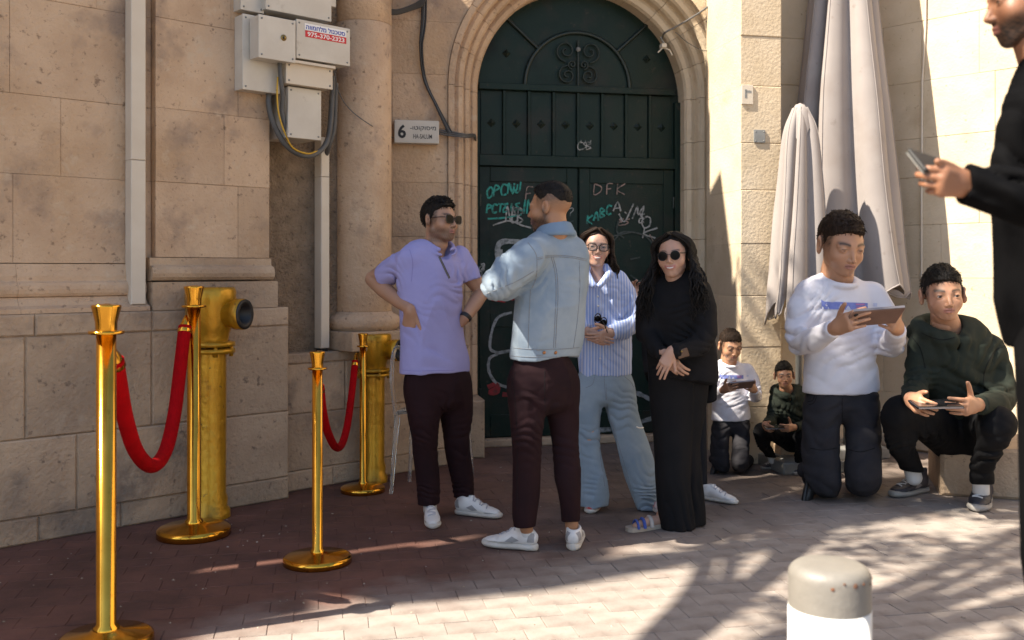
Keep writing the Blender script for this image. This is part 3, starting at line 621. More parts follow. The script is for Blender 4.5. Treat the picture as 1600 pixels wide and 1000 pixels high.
# small notices on the pier
def pplate(name, px, py, w, h, mat, label, cat):
    rx = (px-HX)/FPX; a = (rx*pc[1]-pc[0])/(DD[0]-rx*DD[1]); p = pc+DD*a; p[2] = CAMH-(py-HY)/FPX*p[1]
    t = thing(name, p, label, cat); mb = MB(); mb.obox(p+DN*.006, [DD, DN, Z], [w/2, .005, h/2]); mb.build('plate', mat, t, bevel=.002); return t, p
t, p = pplate('paper_notice', 1167, 148, .085, .135, CREAM, 'small cream paper notice on the pale pier', 'notice')
mb = MB(); mb.obox(p+DN*.0115-DD*.012+Z*.005, [DD, DN, Z], [.008, .0006, .03]); mb.build('print', GREYM, t)
mb = MB(); mb.obox(p+DN*.0115+DD*.006+Z*.02, [DD, DN, Z], [.022, .0006, .008]); mb.build('print', GREYM, t)
t, p = pplate('metal_cover', 1186, 213, .085, .09, GREYM, 'small square grey metal cover plate on the pale pier', 'plate')
for sx in (-1, 1):
    for sz in (-1, 1):
        mb = MB(); mb.lathe(p+DN*.011+DD*.03*sx+Z*.032*sz, [(0, 0), (.005, 0), (0, .003)], 8, DN); mb.build('screw', GREYM, t)

# ------------------------------------------------------------------ stanchions, ropes, standpipes
GOLD = mk('polished_gold', (.80, .42, .055), .15, (.66, .32, .035), 9., .05, 14., metal=1., dots=[(30, .62, .72, (.45, .22, .03), .6)])
GOLDP = mk('gold_painted_iron', (.56, .30, .018), .3, (.44, .22, .014), 5., .4, 22., metal=.5, bdist=.012, dots=[(7, .60, .72, (.18, .09, .015), .7), (30, .65, .70, (.08, .05, .02), .7)])
VELVET = mk('red_velvet', (.36, .002, .005), .9, (.28, .002, .004), 20., .25, 260., spec=.08)
def stanchion(px, ybase, ytop, rpole, rbase, label):
    b = G(px, ybase); D = b[1]; H = (ybase-ytop)/FPX*D; k = H/1.0
    t = thing('rope_stanchion', b, label, 'stanchion', 'gold rope stanchions')
    mb = MB(); mb.lathe(b, [(0, .001), (rbase, .001), (rbase, .022*k), (rbase*.985, .03*k), (rbase*.9, .036*k), (rbase*.35, .046*k), (rpole*1.5, .052*k), (0, .052*k)], 48); mb.build('base', GOLD, t)
    mb = MB(); mb.lathe(b, [(rpole*1.35, .05*k), (rpole*1.35, .06*k), (rpole, .068*k), (rpole, H-.085*k), (0, H-.085*k)], 32); mb.build('pole', GOLD, t)
    mb = MB(); mb.lathe(b, [(0, H-.086*k), (rpole*1.75, H-.086*k), (rpole*1.85, H-.081*k), (rpole*1.75, H-.076*k), (rpole*1.1, H-.075*k)], 32); mb.build('collar', GOLD, t)
    mb = MB(); mb.lathe(b, [(rpole*1.08, H-.076*k), (rpole*1.12, H-.05*k), (rpole*1.5, H-.006*k), (rpole*1.5, H-.002*k), (rpole*1.3, H), (0, H+.004*k)], 32); mb.build('crown', GOLD, t)
    return b, H, k
sA = stanchion(166, 1010, 476, .0345, .165, 'tall gold stanchion standing farthest out from the wall, left of the red rope')
sB = stanchion(303, 836, 447, .034, .185, 'tall gold stanchion right in front of the larger gold standpipe')
sC = stanchion(496, 879, 549, .0245, .158, 'shorter gold stanchion in the open, its base touching the streak of sun')
sD = stanchion(567, 768, 521, .0205, .136, 'shorter gold stanchion right in front of the smaller gold standpipe')
def rope(pts, r, ends, label):
    b0 = np.array(pts[0]); t = thing('velvet_rope', np.array([b0[0], b0[1], 0]), label, 'rope', 'red velvet ropes')
    mb = MB(); c = crom(pts, 10); mb.tube(c, r, 16); mb.build('rope', VELVET, t)
    for e, nx in ends:
        e = np.array(e); nx = np.array(nx); d = nrm(nx-e); mb = MB(); mb.tube([e-d*.06, e-d*.02, e+d*.03, e+d*.035], [.006, r*.7, r*1.12, r*1.05], 12); mb.build('end_cap', GOLD, t)
def bez_rope(sa, sb, zz, pxs, r, label):
    pts = [P(px, py, D) for px, py, D in pxs]
    rope(pts, r, [(pts[0], pts[1]), (pts[-1], pts[-2])], label)
bez_rope(sA, sB, 0, [(180, 562, 3.72), (186, 600, 3.8), (196, 655, 3.95), (213, 706, 4.15), (237, 728, 4.4), (258, 706, 4.62), (272, 650, 4.8), (281, 580, 4.95), (289, 510, 5.05)], .032, 'thick red velvet rope between the two tall stanchions')
bez_rope(sC, sD, 0, [(500, 604, 4.7), (504, 640, 4.85), (511, 672, 5.05), (523, 697, 5.3), (533, 696, 5.55), (542, 668, 5.75), (549, 620, 5.95), (555, 565, 6.1)], .021, 'slimmer red velvet rope between the two shorter stanchions')
def standpipe(px, ybase, ytop, w, noz, label, q):
    """gold painted wall hydrant: pipe, flange, square valve head, dark outlet"""
    p = Lpt(px, q); D = p[1]; H = CAMH-(ytop-HY)/FPX*D; R = w*D/FPX
    t = thing('standpipe', p, label, 'standpipe', 'gold painted standpipes')
    mb = MB(); mb.lathe(p, [(R*1.25, 0), (R*1.25, .04), (R*1.05, .06), (R*1.1, .10), (R*.98, .13), (R, H*.55), (R, H*.72)], 28); mb.build('riser', GOLDP, t)
    for k in range(6):
        a = k*math.pi/3; mb = MB(); mb.lathe(p+np.array([math.cos(a)*R*1.35, math.sin(a)*R*1.35, H*.71]), [(0, -.012), (R*.14, -.012), (R*.14, .055), (0, .055)], 6); mb.build('flange_bolt', GOLDP, t)
    mb = MB(); mb.lathe(p, [(0, H*.715), (R*1.55, H*.715), (R*1.55, H*.733), (R*1.2, H*.736)], 28); mb.build('flange', GOLDP, t)
    mb = MB(); mb.lathe(p, [(0, H*.744), (R*1.55, H*.744), (R*1.55, H*.762), (R*1.15, H*.768)], 28); mb.build('flange', GOLDP, t)
    mb = MB(); mb.lathe(p, [(R*1.12, H*.765), (R*1.2, H*.80), (R*1.55, H*.86), (R*1.62, H*.95), (R*1.62, H*.985), (R*1.5, H), (0, H)], 28); mb.build('valve_head', GOLDP, t)
    d = nrm(LNn*.82+LD*.45); o = p+Z*H*noz
    mb = MB(); mb.lathe(o, [(R*.85, R*.6), (R*.85, R*1.9), (R*1.0, R*1.95), (R*1.0, R*2.5), (R*.95, R*2.55)], 24, d); mb.build('outlet', GOLDP, t)
    mb = MB(); mb.lathe(o, [(R*.95, R*2.551), (R*.97, R*2.62), (R*.8, R*2.66), (R*.62, R*2.6), (R*.6, R*1.9), (0, R*1.85)], 24, d); mb.build('outlet_rim', BLACKP, t)
    return t
standpipe(329, 815, 449, 24, .885, 'larger gold painted standpipe against the plinth below the pilaster', .10)
standpipe(584, 765, 521, 17, .89, 'smaller gold painted standpipe against the plinth under the half column', -.05)

# ------------------------------------------------------------------ clear chair behind the man in the polo shirt
CLEAR = mk('clear_acrylic', (.93, .93, .92), .12, None, 5, .0, trans=.9, ior=1.3)
ch = thing('clear_chair', G(672, 752), 'transparent acrylic chair half hidden behind the man in lavender polo', 'chair')
f1, f2 = G(611, 772), G(738, 742); f3, f4 = G(640, 752), G(716, 730)
SH = .47
for f in (f1, f2, f3, f4):
    c0 = (f1+f2+f3+f4)/4; tp = c0+(f-c0)*.86+Z*SH
    mb = MB(); mb.tube([f, f*.5+tp*.5, tp], [.011, .014, .018], 4); mb.build('leg', CLEAR, ch)
c0 = (f1+f2+f3+f4)/4
mb = MB(); q = [c0+(f-c0)*.9 for f in (f1, f2, f4, f3)]
mb.add([p+Z*SH for p in q]+[p+Z*(SH+.03) for p in q], [(3, 2, 1, 0), (4, 5, 6, 7)]+[(i, (i+1) % 4, 4+(i+1) % 4, 4+i) for i in range(4)]); mb.build('seat', CLEAR, ch, bevel=.006)
bk0, bk1 = c0+(f1-c0)*.9, c0+(f3-c0)*.9
mb = MB(); mb.tube(crom([bk0+Z*SH, bk0+Z*.7-LD*.03, bk0*.7+bk1*.3+Z*.86-LD*.05, bk0*.3+bk1*.7+Z*.86-LD*.05, bk1+Z*.7-LD*.03, bk1+Z*SH], 6), .013, 8); mb.build('back_frame', CLEAR, ch)

# ------------------------------------------------------------------ parasols
CANV = mk('parasol_canvas', (.355, .318, .302), .9, (.31, .276, .262), 2.5, .3, 300., bdist=.002, dots=[(2.2, .56, .74, (.27, .225, .20), .6), (14, .64, .74, (.20, .165, .15), .5)])
def canvas_translucent(m):
    n = m.node_tree.nodes; L = m.node_tree.links; b = n['Principled BSDF']; out = n['Material Output']
    tr = n.new('ShaderNodeBsdfTranslucent'); tr.inputs[0].default_value = (.36, .30, .27, 1); mx = n.new('ShaderNodeMixShader'); mx.inputs[0].default_value = .12
    L.new(b.outputs[0], mx.inputs[1]); L.new(tr.outputs[0], mx.inputs[2]); L.new(mx.outputs[0], out.inputs[0])
canvas_translucent(CANV)
def parasol(D, rings, lobes, seed, label, ztop_extra=.25, sharp=.55, cap=False, hemlow=()):
    """rings: (py, px_left, px_right); folded canopy hanging round its pole"""
    r = random.Random(seed); cx = sum((a+b)/2 for _, a, b in rings)/len(rings)
    base = P(cx, HY, D); base[2] = 0
    t = thing('closed_parasol', base, label, 'parasol', 'closed parasols')
    n = 8*lobes; offs = [r.uniform(-.16, .16) for _ in range(lobes)]; amp = [r.uniform(.75, 1.15) for _ in range(lobes)]; hem = [r.uniform(-1, 1) for _ in range(lobes)]
    rr = crom(rings, 8); m = len(rr); vv = []
    for i, (py, a, b) in enumerate(rr):
        tt = i/(m-1); c = P((a+b)/2, py, D); R = (b-a)/2/FPX*D
        A = .40+.26*tt**.5
        for j in range(n):
            th = 2*math.pi*j/n; u = th/(2*math.pi)*lobes; k = int(u) % lobes; fr = u-int(u)
            s_ = abs(math.sin(math.pi*fr))**sharp; tw = offs[k]*math.sin(math.pi*fr)+.10*math.sin(3*th+2.2*tt+seed)
            rad = R*(1-A+A*s_*amp[k])
            th2 = th+tw*.9+.22*tt*math.sin(th*2+seed); z = c[2]
            if tt > .7:
                w = ((tt-.7)/.3); z += w*w*(hem[k]*.17*math.sin(math.pi*fr)+.12*(1-s_)*.6+.03*math.sin(17*th+seed))
            sag = (.035*math.sin(7*tt+k*2.1)+.02*math.sin(19*tt+k*4.7))*s_*tt
            vv.append((c[0]+rad*(1+sag)*math.cos(th2)*1.04, c[1]+rad*math.sin(th2)*.85, z))
    F = [(i*n+(j+1) % n, i*n+j, (i+1)*n+j, (i+1)*n+(j+1) % n) for i in range(m-1) for j in range(n)]
    mb = MB(); mb.add(vv, F, True); o = mb.build('canopy', CANV, t)
    for k in range(lobes):
        j = int((k+.5)*8); sm_ = MB(); sm_.tube([np.array(vv[i*n+j % n])*1.0 for i in range(m)], .0032, 5); sm_.build('canopy_seam', CANV, o)
    hm = MB(); hm.tube([np.array(vv[(m-1)*n+j % n]) for j in range(n+1)], .006, 5, False); hm.build('hem', CANV, o)
    sm = o.modifiers.new('solid', 'SOLIDIFY'); sm.thickness = .004
    sb = o.modifiers.new('sub', 'SUBSURF'); sb.levels = 1; sb.render_levels = 1
    zt = CAMH-(rings[0][0]-HY)/FPX*D
    mb = MB(); mb.lathe(base, [(0, .0), (.024, .0), (.024, zt+ztop_extra), (0, zt+ztop_extra)], 16); mb.build('pole', GREYM, t)
    mb = MB(); mb.obox(base+Z*.04, [DD, DN, Z], [.22, .22, .04]); mb.build('base_plate', GREYM, t, bevel=.01)
    if cap:
        py, a, b = rings[0]; c = P((a+b)/2, py, D); R = (b-a)/2/FPX*D; mb = MB(); nn = 32; vv = []; pr = [(.05, .03), (.6, .015), (1.05, -.03), (1.35, -.11), (1.5, -.19)]
        for k, (q, h) in enumerate(pr):
            for j in range(nn): vv.append((c[0]+R*q*math.cos(2*math.pi*j/nn)*(1+.08*math.sin(5*j)), c[1]+R*q*math.sin(2*math.pi*j/nn), c[2]+h-(.04*math.sin(j*1.57) if k == 4 else 0)))
        mb.add(vv, [(i*nn+(j+1) % nn, i*nn+j, (i+1)*nn+j, (i+1)*nn+(j+1) % nn) for i in range(len(pr)-1) for j in range(nn)], True); mb.build('vent_flap', CANV, t)
    return t
parasol(7.35, [(-330, 1314, 1326), (-160, 1290, 1350), (-60, 1272, 1366), (0, 1265, 1374), (80, 1256, 1384), (160, 1247, 1394), (260, 1241, 1404), (340, 1238, 1413), (420, 1238, 1421), (468, 1240, 1426)], 8, 3, 'large closed grey canvas parasol right behind the kneeling boys', ztop_extra=.02)
parasol(6.85, [(168, 1238, 1262), (210, 1222, 1278), (300, 1212, 1286), (400, 1202, 1292), (472, 1195, 1296)], 6, 8, 'smaller closed grey parasol with a cap flap tucked behind the large one', cap=True, ztop_extra=.02)

# ------------------------------------------------------------------ bollard
BOLG = mk('grey_bollard_paint', (.22, .205, .18), .5, (.17, .158, .14), 6, .2, 40., dots=[(14, .68, .72, (.30, .16, .08), .9), (6, .62, .75, (.30, .28, .25), .6)])
BOLW = mk('white_bollard_paint', (.80, .79, .76), .5, (.74, .72, .68), 6, .1, 40.)
bb = P(1296, 1000, 2.47); bb[2] = 0; BZ = CAMH-(880-HY)/FPX*2.47; BR = 62.5/FPX*2.47
bo = thing('bollard', bb, 'round steel bollard painted grey on top and white below', 'bollard')
mb = MB(); zs = CAMH-(962-HY)/FPX*2.4
mb.lathe(bb, [(BR, zs+.0005), (BR, BZ-.03)]+[(BR-.03+.03*math.cos(a), BZ-.03+.03*math.sin(a)) for a in np.linspace(.2, 1.5, 7)]+[(BR*.5, BZ+.004), (0, BZ+.005)], 56); mb.build('grey_top', BOLG, bo)
mb = MB(); mb.lathe(bb, [(BR+.0008, .0), (BR+.0008, zs), (BR-.01, zs)], 56); mb.build('white_band', BOLW, bo)
RUST = mk('rust_chip', (.16, .065, .03), .9, (.10, .05, .03), 60, .3, 90)
for k in range(9):
    a = -1.75+k*.30+RNG.uniform(-.12, .12); s_ = RNG.uniform(.003, .0075); zz = BZ-.02-RNG.uniform(0, .016)
    d = np.array([math.cos(a), math.sin(a), .35]); p = bb+np.array([math.cos(a), math.sin(a), 0])*(BR-.0045)+Z*zz
    mb = MB(); mb.lathe(p, [(0, .0058), (s_*.7, .0057), (s_, .004), (s_, .001)], 9, nrm(d)); mb.build('rust_chip', RUST, bo)

# ------------------------------------------------------------------ street tree whose leaves dapple the square (beside the camera)
BARK = mk('bark', (.10, .075, .055), .95, (.05, .04, .03), 12, .6, 40); LEAF = mk('leaf', (.06, .10, .025), .6, (.09, .12, .03), 4, .0)
tb = np.array([-3.35, 1.0, 0]); tr = thing('street_tree', tb, 'leafy street tree beside the terrace', 'tree')
mb = MB(); top = tb+np.array([.35, .5, 4.2])
mb.tube(crom([tb, tb+np.array([.05, .1, 1.5]), tb+np.array([.2, .3, 3.]), top], 5), [.16-.004*i for i in range(16)], 12)
rt = random.Random(4); crown_c = np.array([-2.1, 2.9, 6.3]); clumps = []
for k in range(34):
    while True:
        u = np.array([rt.uniform(-1, 1) for _ in range(3)])
        if .15 < np.linalg.norm(u) < 1: break
    clumps.append(crown_c+u*np.array([2.1, 1.9, 1.1]))
for c in clumps[:14]:
    mb.tube(crom([top, (top+c)/2+np.array([0, 0, .25]), c], 4), [.07-.005*i for i in range(9)], 6)
mb.build('trunk', BARK, tr)
lv = []; lf_ = []
for c in clumps:
    R = rt.uniform(.36, .72)
    for k in range(130):
        d = np.array([rt.gauss(0, 1) for _ in range(3)]); d = d/np.linalg.norm(d)*R*rt.random()**.5; o = c+d*np.array([1.15, 1.15, .7])
        a = nrm([rt.gauss(0, 1) for _ in range(3)]); b = nrm(np.cross(a, [rt.gauss(0, 1) for _ in range(3)])); l, w = rt.uniform(.05, .085), rt.uniform(.02, .032)
        i0 = len(lv); lv += [o-a*l, o+b*w, o+a*l, o-b*w]; lf_.append((i0, i0+1, i0+2, i0+3))
me = mesh_np('crown', np.array(lv), np.array(lf_), False); o = link('crown', me, LEAF, tr)
# ------------------------------------------------------------------ signed distance modelling: smooth bodies and clothes
def noise3(X, Y, Z_, f, seed, n=5):
    r = np.random.RandomState(seed); o = 0
    for i in range(n):
        k = r.normal(size=3); k = k/np.linalg.norm(k)*f*(.6+.9*r.rand()); o = o+np.sin(k[0]*X+k[1]*Y+k[2]*Z_+r.rand()*6.28)
    return o/n
class SDF:
    def __init__(s, vox): s.h = vox; s.it = []; s.disp = []
    def group(s, segs, k=.02, mode='u'): s.it.append((segs, k, mode)); return s
    # primitives return (lo, hi, fn)
    def cone(s, pts, k=.02, mode='u'):
        """round cones through rows (x,y,z,r)"""
        p = np.array(pts, float); segs = []
        if len(p) == 1: p = np.vstack([p, p+[1e-4, 0, 0, 0]])
        for a, b in zip(p[:-1], p[1:]): segs.append(('c', a, b))
        return s.group(segs, k, mode)
    def ell(s, c, r, k=.02, mode='u', R=None): return s.group([('e', np.array(c, float), np.array(r, float), None if R is None else np.array(R, float))], k, mode)
    def loft(s, nodes, u, k=.02, sub=3, mode='u', cap=.6):
        """rows (x,y,z,a,b): half width a along u, b across"""
        q = crom(nodes, sub); segs = [('l', a, b, np.array(u, float), cap) for a, b in zip(q[:-1], q[1:])]
        return s.group(segs, k, mode)
    def plane(s, p, n, k=.004, lim=None): s.it.append(([('p', np.array(p, float), nrm(n), lim)], k, 's')); return s
    @staticmethod
    def bb(g):
        if g[0] == 'c': r = max(g[1][3], g[2][3]); return np.minimum(g[1][:3], g[2][:3])-r, np.maximum(g[1][:3], g[2][:3])+r
        if g[0] == 'e': r = g[2].max() if g[3] is not None else g[2]; return g[1]-r, g[1]+r
        if g[0] == 'l': r = max(g[1][3:].max(), g[2][3:].max()); return np.minimum(g[1][:3], g[2][:3])-r, np.maximum(g[1][:3], g[2][:3])+r
        if g[0] == 'p': return (None, None) if g[3] is None else (g[1]-g[3], g[1]+g[3])
    @staticmethod
    def ev(g, X, Y, Z_):
        if g[0] == 'c':
            a, b = g[1], g[2]; d = b[:3]-a[:3]; L2 = d.dot(d)
            t = np.clip(((X-a[0])*d[0]+(Y-a[1])*d[1]+(Z_-a[2])*d[2])/L2, 0, 1)
            return np.sqrt((X-a[0]-d[0]*t)**2+(Y-a[1]-d[1]*t)**2+(Z_-a[2]-d[2]*t)**2)-(a[3]+(b[3]-a[3])*t)
        if g[0] == 'e':
            c, r, R = g[1:]; x, y, z = X-c[0], Y-c[1], Z_-c[2]
            if R is not None: x, y, z = [R[i][0]*x+R[i][1]*y+R[i][2]*z for i in range(3)]
            k0 = np.sqrt((x/r[0])**2+(y/r[1])**2+(z/r[2])**2); k1 = np.sqrt((x/r[0]**2)**2+(y/r[1]**2)**2+(z/r[2]**2)**2)+1e-6
            return k0*(k0-1)/k1
        if g[0] == 'l':
            a, b, u, cap = g[1:]; d = b[:3]-a[:3]; L2 = d.dot(d)+1e-12; T_ = d/math.sqrt(L2)
            u = u-T_*u.dot(T_); u = u/(np.linalg.norm(u)+1e-9); w = np.cross(T_, u)
            x, y, z = X-a[0], Y-a[1], Z_-a[2]; tr = (x*d[0]+y*d[1]+z*d[2])/L2; t = np.clip(tr, 0, 1)
            A = a[3]+(b[3]-a[3])*t; B = a[4]+(b[4]-a[4])*t
            pu = x*u[0]+y*u[1]+z*u[2]; pv = x*w[0]+y*w[1]+z*w[2]; pw = (tr-t)*math.sqrt(L2); m = np.minimum(A, B)
            C = m*cap; k0 = np.sqrt((pu/A)**2+(pv/B)**2+(pw/C)**2); k1 = np.sqrt((pu/A**2)**2+(pv/B**2)**2+(pw/C**2)**2)+1e-6
            return k0*(k0-1)/k1
        if g[0] == 'p':
            return (X-g[1][0])*g[2][0]+(Y-g[1][1])*g[2][1]+(Z_-g[1][2])*g[2][2]
    def build(s, smooth=1):
        h = s.h; los, his = zip(*[s.bb(g) for segs, k, m in s.it if m == 'u' for g in segs])
        lo = np.min(los, 0)-4*h; hi = np.max(his, 0)+4*h; N = np.ceil((hi-lo)/h).astype(int)+1
        ax = [(lo[i]+h*np.arange(N[i])).astype(np.float32) for i in range(3)]
        F = np.full(N, 1., np.float32)
        def rng(l, hh, mg):
            a = np.clip(np.floor((l-mg-lo)/h).astype(int), 0, N-1); b = np.clip(np.ceil((hh+mg-lo)/h).astype(int)+1, 1, N); return a, b
        for segs, k, mode in s.it:
            bs = [s.bb(g) for g in segs]
            if bs[0][0] is None: a, b = np.zeros(3, int), N
            else:
                l = np.min([x[0] for x in bs], 0); hh = np.max([x[1] for x in bs], 0); a, b = rng(l, hh, k+3*h)
            if (b <= a).any(): continue
            sl = tuple(slice(a[i], b[i]) for i in range(3)); D = np.full(b-a, 1., np.float32)
            for g, bx_ in zip(segs, bs):
                if bx_[0] is None: a2, b2 = a, b
                else: a2, b2 = rng(bx_[0], bx_[1], k+3*h); a2 = np.maximum(a2, a); b2 = np.minimum(b2, b)
                if (b2 <= a2).any(): continue
                sb = tuple(slice(a2[i]-a[i], b2[i]-a[i]) for i in range(3))
                X = ax[0][a2[0]:b2[0]][:, None, None]; Y = ax[1][a2[1]:b2[1]][None, :, None]; Z_ = ax[2][a2[2]:b2[2]][None, None, :]
                D[sb] = np.minimum(D[sb], s.ev(g, X, Y, Z_))
            f = F[sl]
            if mode == 'u':
                hh_ = np.maximum(k-np.abs(f-D), 0)/k; F[sl] = np.minimum(f, D)-hh_*hh_*k*.25
            else:
                D = D if segs[0][0] == 'p' else -D
                if segs[0][0] == 'p' and segs[0][3] is not None:
                    X = ax[0][a[0]:b[0]][:, None, None]; Y = ax[1][a[1]:b[1]][None, :, None]; Z_ = ax[2][a[2]:b[2]][None, None, :]; c = segs[0][1]
                    D = np.where((X-c[0])**2+(Y-c[1])**2+(Z_-c[2])**2 < segs[0][3]**2, D, -1)
                hh_ = np.maximum(k-np.abs(f-D), 0)/k; F[sl] = np.maximum(f, D)+hh_*hh_*k*.25
        if s.disp:
            I = np.nonzero(np.abs(F) < 8*h+.02); X, Y, Z_ = ax[0][I[0]], ax[1][I[1]], ax[2][I[2]]; d = 0
            for fn in s.disp: d = d+fn(X, Y, Z_)
            F[I] -= d
        # surface nets
        ins = F < 0
        c8 = np.zeros(N-1, np.int8)
        for i in (0, 1):
            for j in (0, 1):
                for k_ in (0, 1): c8 += ins[i:N[0]-1+i, j:N[1]-1+j, k_:N[2]-1+k_]
        act = np.nonzero((c8 > 0) & (c8 < 8)); n = len(act[0]); ids = np.full(N-1, -1, np.int32); ids[act] = np.arange(n)
        acc = np.zeros((n, 3)); cnt = np.zeros(n)
        for axx in range(3):
            o1, o2 = [q for q in range(3) if q != axx]
            for i in (0, 1):
                for j in (0, 1):
                    off = [0, 0, 0]; off[o1] = i; off[o2] = j; p0 = [act[q]+off[q] for q in range(3)]; off2 = off[:]; off2[axx] = 1; p1 = [act[q]+off2[q] for q in range(3)]
                    f0 = F[tuple(p0)]; f1 = F[tuple(p1)]; m = (f0 < 0) != (f1 < 0); t = f0[m]/(f0[m]-f1[m])
                    v = np.zeros((m.sum(), 3)); v[:, o1] = i; v[:, o2] = j; v[:, axx] = t; acc[m] += v; cnt[m] += 1
        verts = lo+h*(np.stack(act, 1)+acc/np.maximum(cnt, 1)[:, None]); quads = []
        for axx in range(3):
            o1, o2 = [(1, 2), (2, 0), (0, 1)][axx]
            s0 = [slice(None)]*3; s1 = [slice(None)]*3; s0[axx] = slice(0, -1); s1[axx] = slice(1, None)
            A, B = ins[tuple(s0)], ins[tuple(s1)]; e = np.nonzero(A != B)
            ok = (e[o1] > 0) & (e[o2] > 0) & (e[o1] < N[o1]-1) & (e[o2] < N[o2]-1) & (e[axx] < N[axx]-1); e = [q[ok] for q in e]; fl = A[tuple(e)]
            def cid(d1, d2):
                q = [x.copy() for x in e]; q[o1] -= d1; q[o2] -= d2; return ids[tuple(q)]
            q = np.stack([cid(1, 1), cid(0, 1), cid(0, 0), cid(1, 0)], 1); q[~fl] = q[~fl][:, ::-1]; quads.append(q)
        quads = np.vstack(quads); quads = quads[(quads >= 0).all(1)]
        E = np.vstack([quads[:, [0, 1]], quads[:, [1, 2]], quads[:, [2, 3]], quads[:, [3, 0]]]); dg = np.bincount(E[:, 0], minlength=n)+np.bincount(E[:, 1], minlength=n)
        for _ in range(smooth):
            for lam in (.5, -.30):
                sm = np.stack([np.bincount(E[:, 0], verts[E[:, 1], c], n)+np.bincount(E[:, 1], verts[E[:, 0], c], n) for c in range(3)], 1)/np.maximum(dg, 1)[:, None]
                verts = verts+(sm-verts)*lam
        return verts, quads
def folds(seed, amp, f=26., stretch=(1., 1., .45)):
    def fn(X, Y, Z_):
        a = noise3(X*stretch[0], Y*stretch[1], Z_*stretch[2], f, seed); b = noise3(X, Y, Z_, f*.45, seed+9)
        return amp*2.2*(.75-2.4*np.abs(a)**.8)*(.25+1.2*np.clip(b+.35, 0, 1))
    return fn
def creases(c, d, R, amp, lam, seed=0, along=None):
    """local crumples: ridges perpendicular to d round point c"""
    c = np.asarray(c, float); d = nrm(d)
    def fn(X, Y, Z_):
        r2 = (X-c[0])**2+(Y-c[1])**2+(Z_-c[2])**2; g = np.exp(-r2/(R*R))
        wv = noise3(X, Y, Z_, 2.4/R, seed+3, 4)*5.5+noise3(X, Y, Z_, 5.5/R, seed+5, 4)*1.6
        ph = ((X-c[0])*d[0]+(Y-c[1])*d[1]+(Z_-c[2])*d[2])/lam*2.6+wv
        m = np.clip(.35+1.5*noise3(X, Y, Z_, 3.2/R, seed+7, 4), 0, 1)
        return -amp*2.6*g*(.25+.75*m)*(.5-np.abs(np.sin(ph))**.7)
    return fn

# ------------------------------------------------------------------ skin, hair, cloth materials
SKIN = mk('skin', (1, 1, 1), .5, None, 5, .08, 260., attr='Col', sss=.12, bdist=.002)
def hairmat(name, c): return mk(name, c, .6, tuple(x*.4 for x in c), 60., 1., 170., stretch=(1, 1, .22), bdist=.006, spec=.22)
HAIR_B = hairmat('black_hair', (.012, .009, .007)); HAIR_BR = hairmat('brown_hair', (.030, .016, .009))
EYE = mk('eye', (1, 1, 1), .3, None, 5, 0, attr='Col')
LENS = mk('dark_lens', (.003, .003, .004), .2, None, 5, 0, spec=.1); FRAME = mk('black_frame', (.01, .009, .009), .25, None, 5, 0)
CLENS = mk('clear_lens', (.25, .24, .24), .05, None, 5, 0, alpha=.22)
TEETH = mk('teeth', (.72, .68, .62), .25, None, 5, 0)
def cloth(name, c, c2=None, rough=.85, bump=.25, bs=420., scale=7., **k):
    k.setdefault('spec', .15); return mk(name, c, rough, c2 or tuple(x*.86 for x in c), scale, bump, bs, bdist=.0015, **k)
SOCK = cloth('white_sock', (.62, .61, .60))

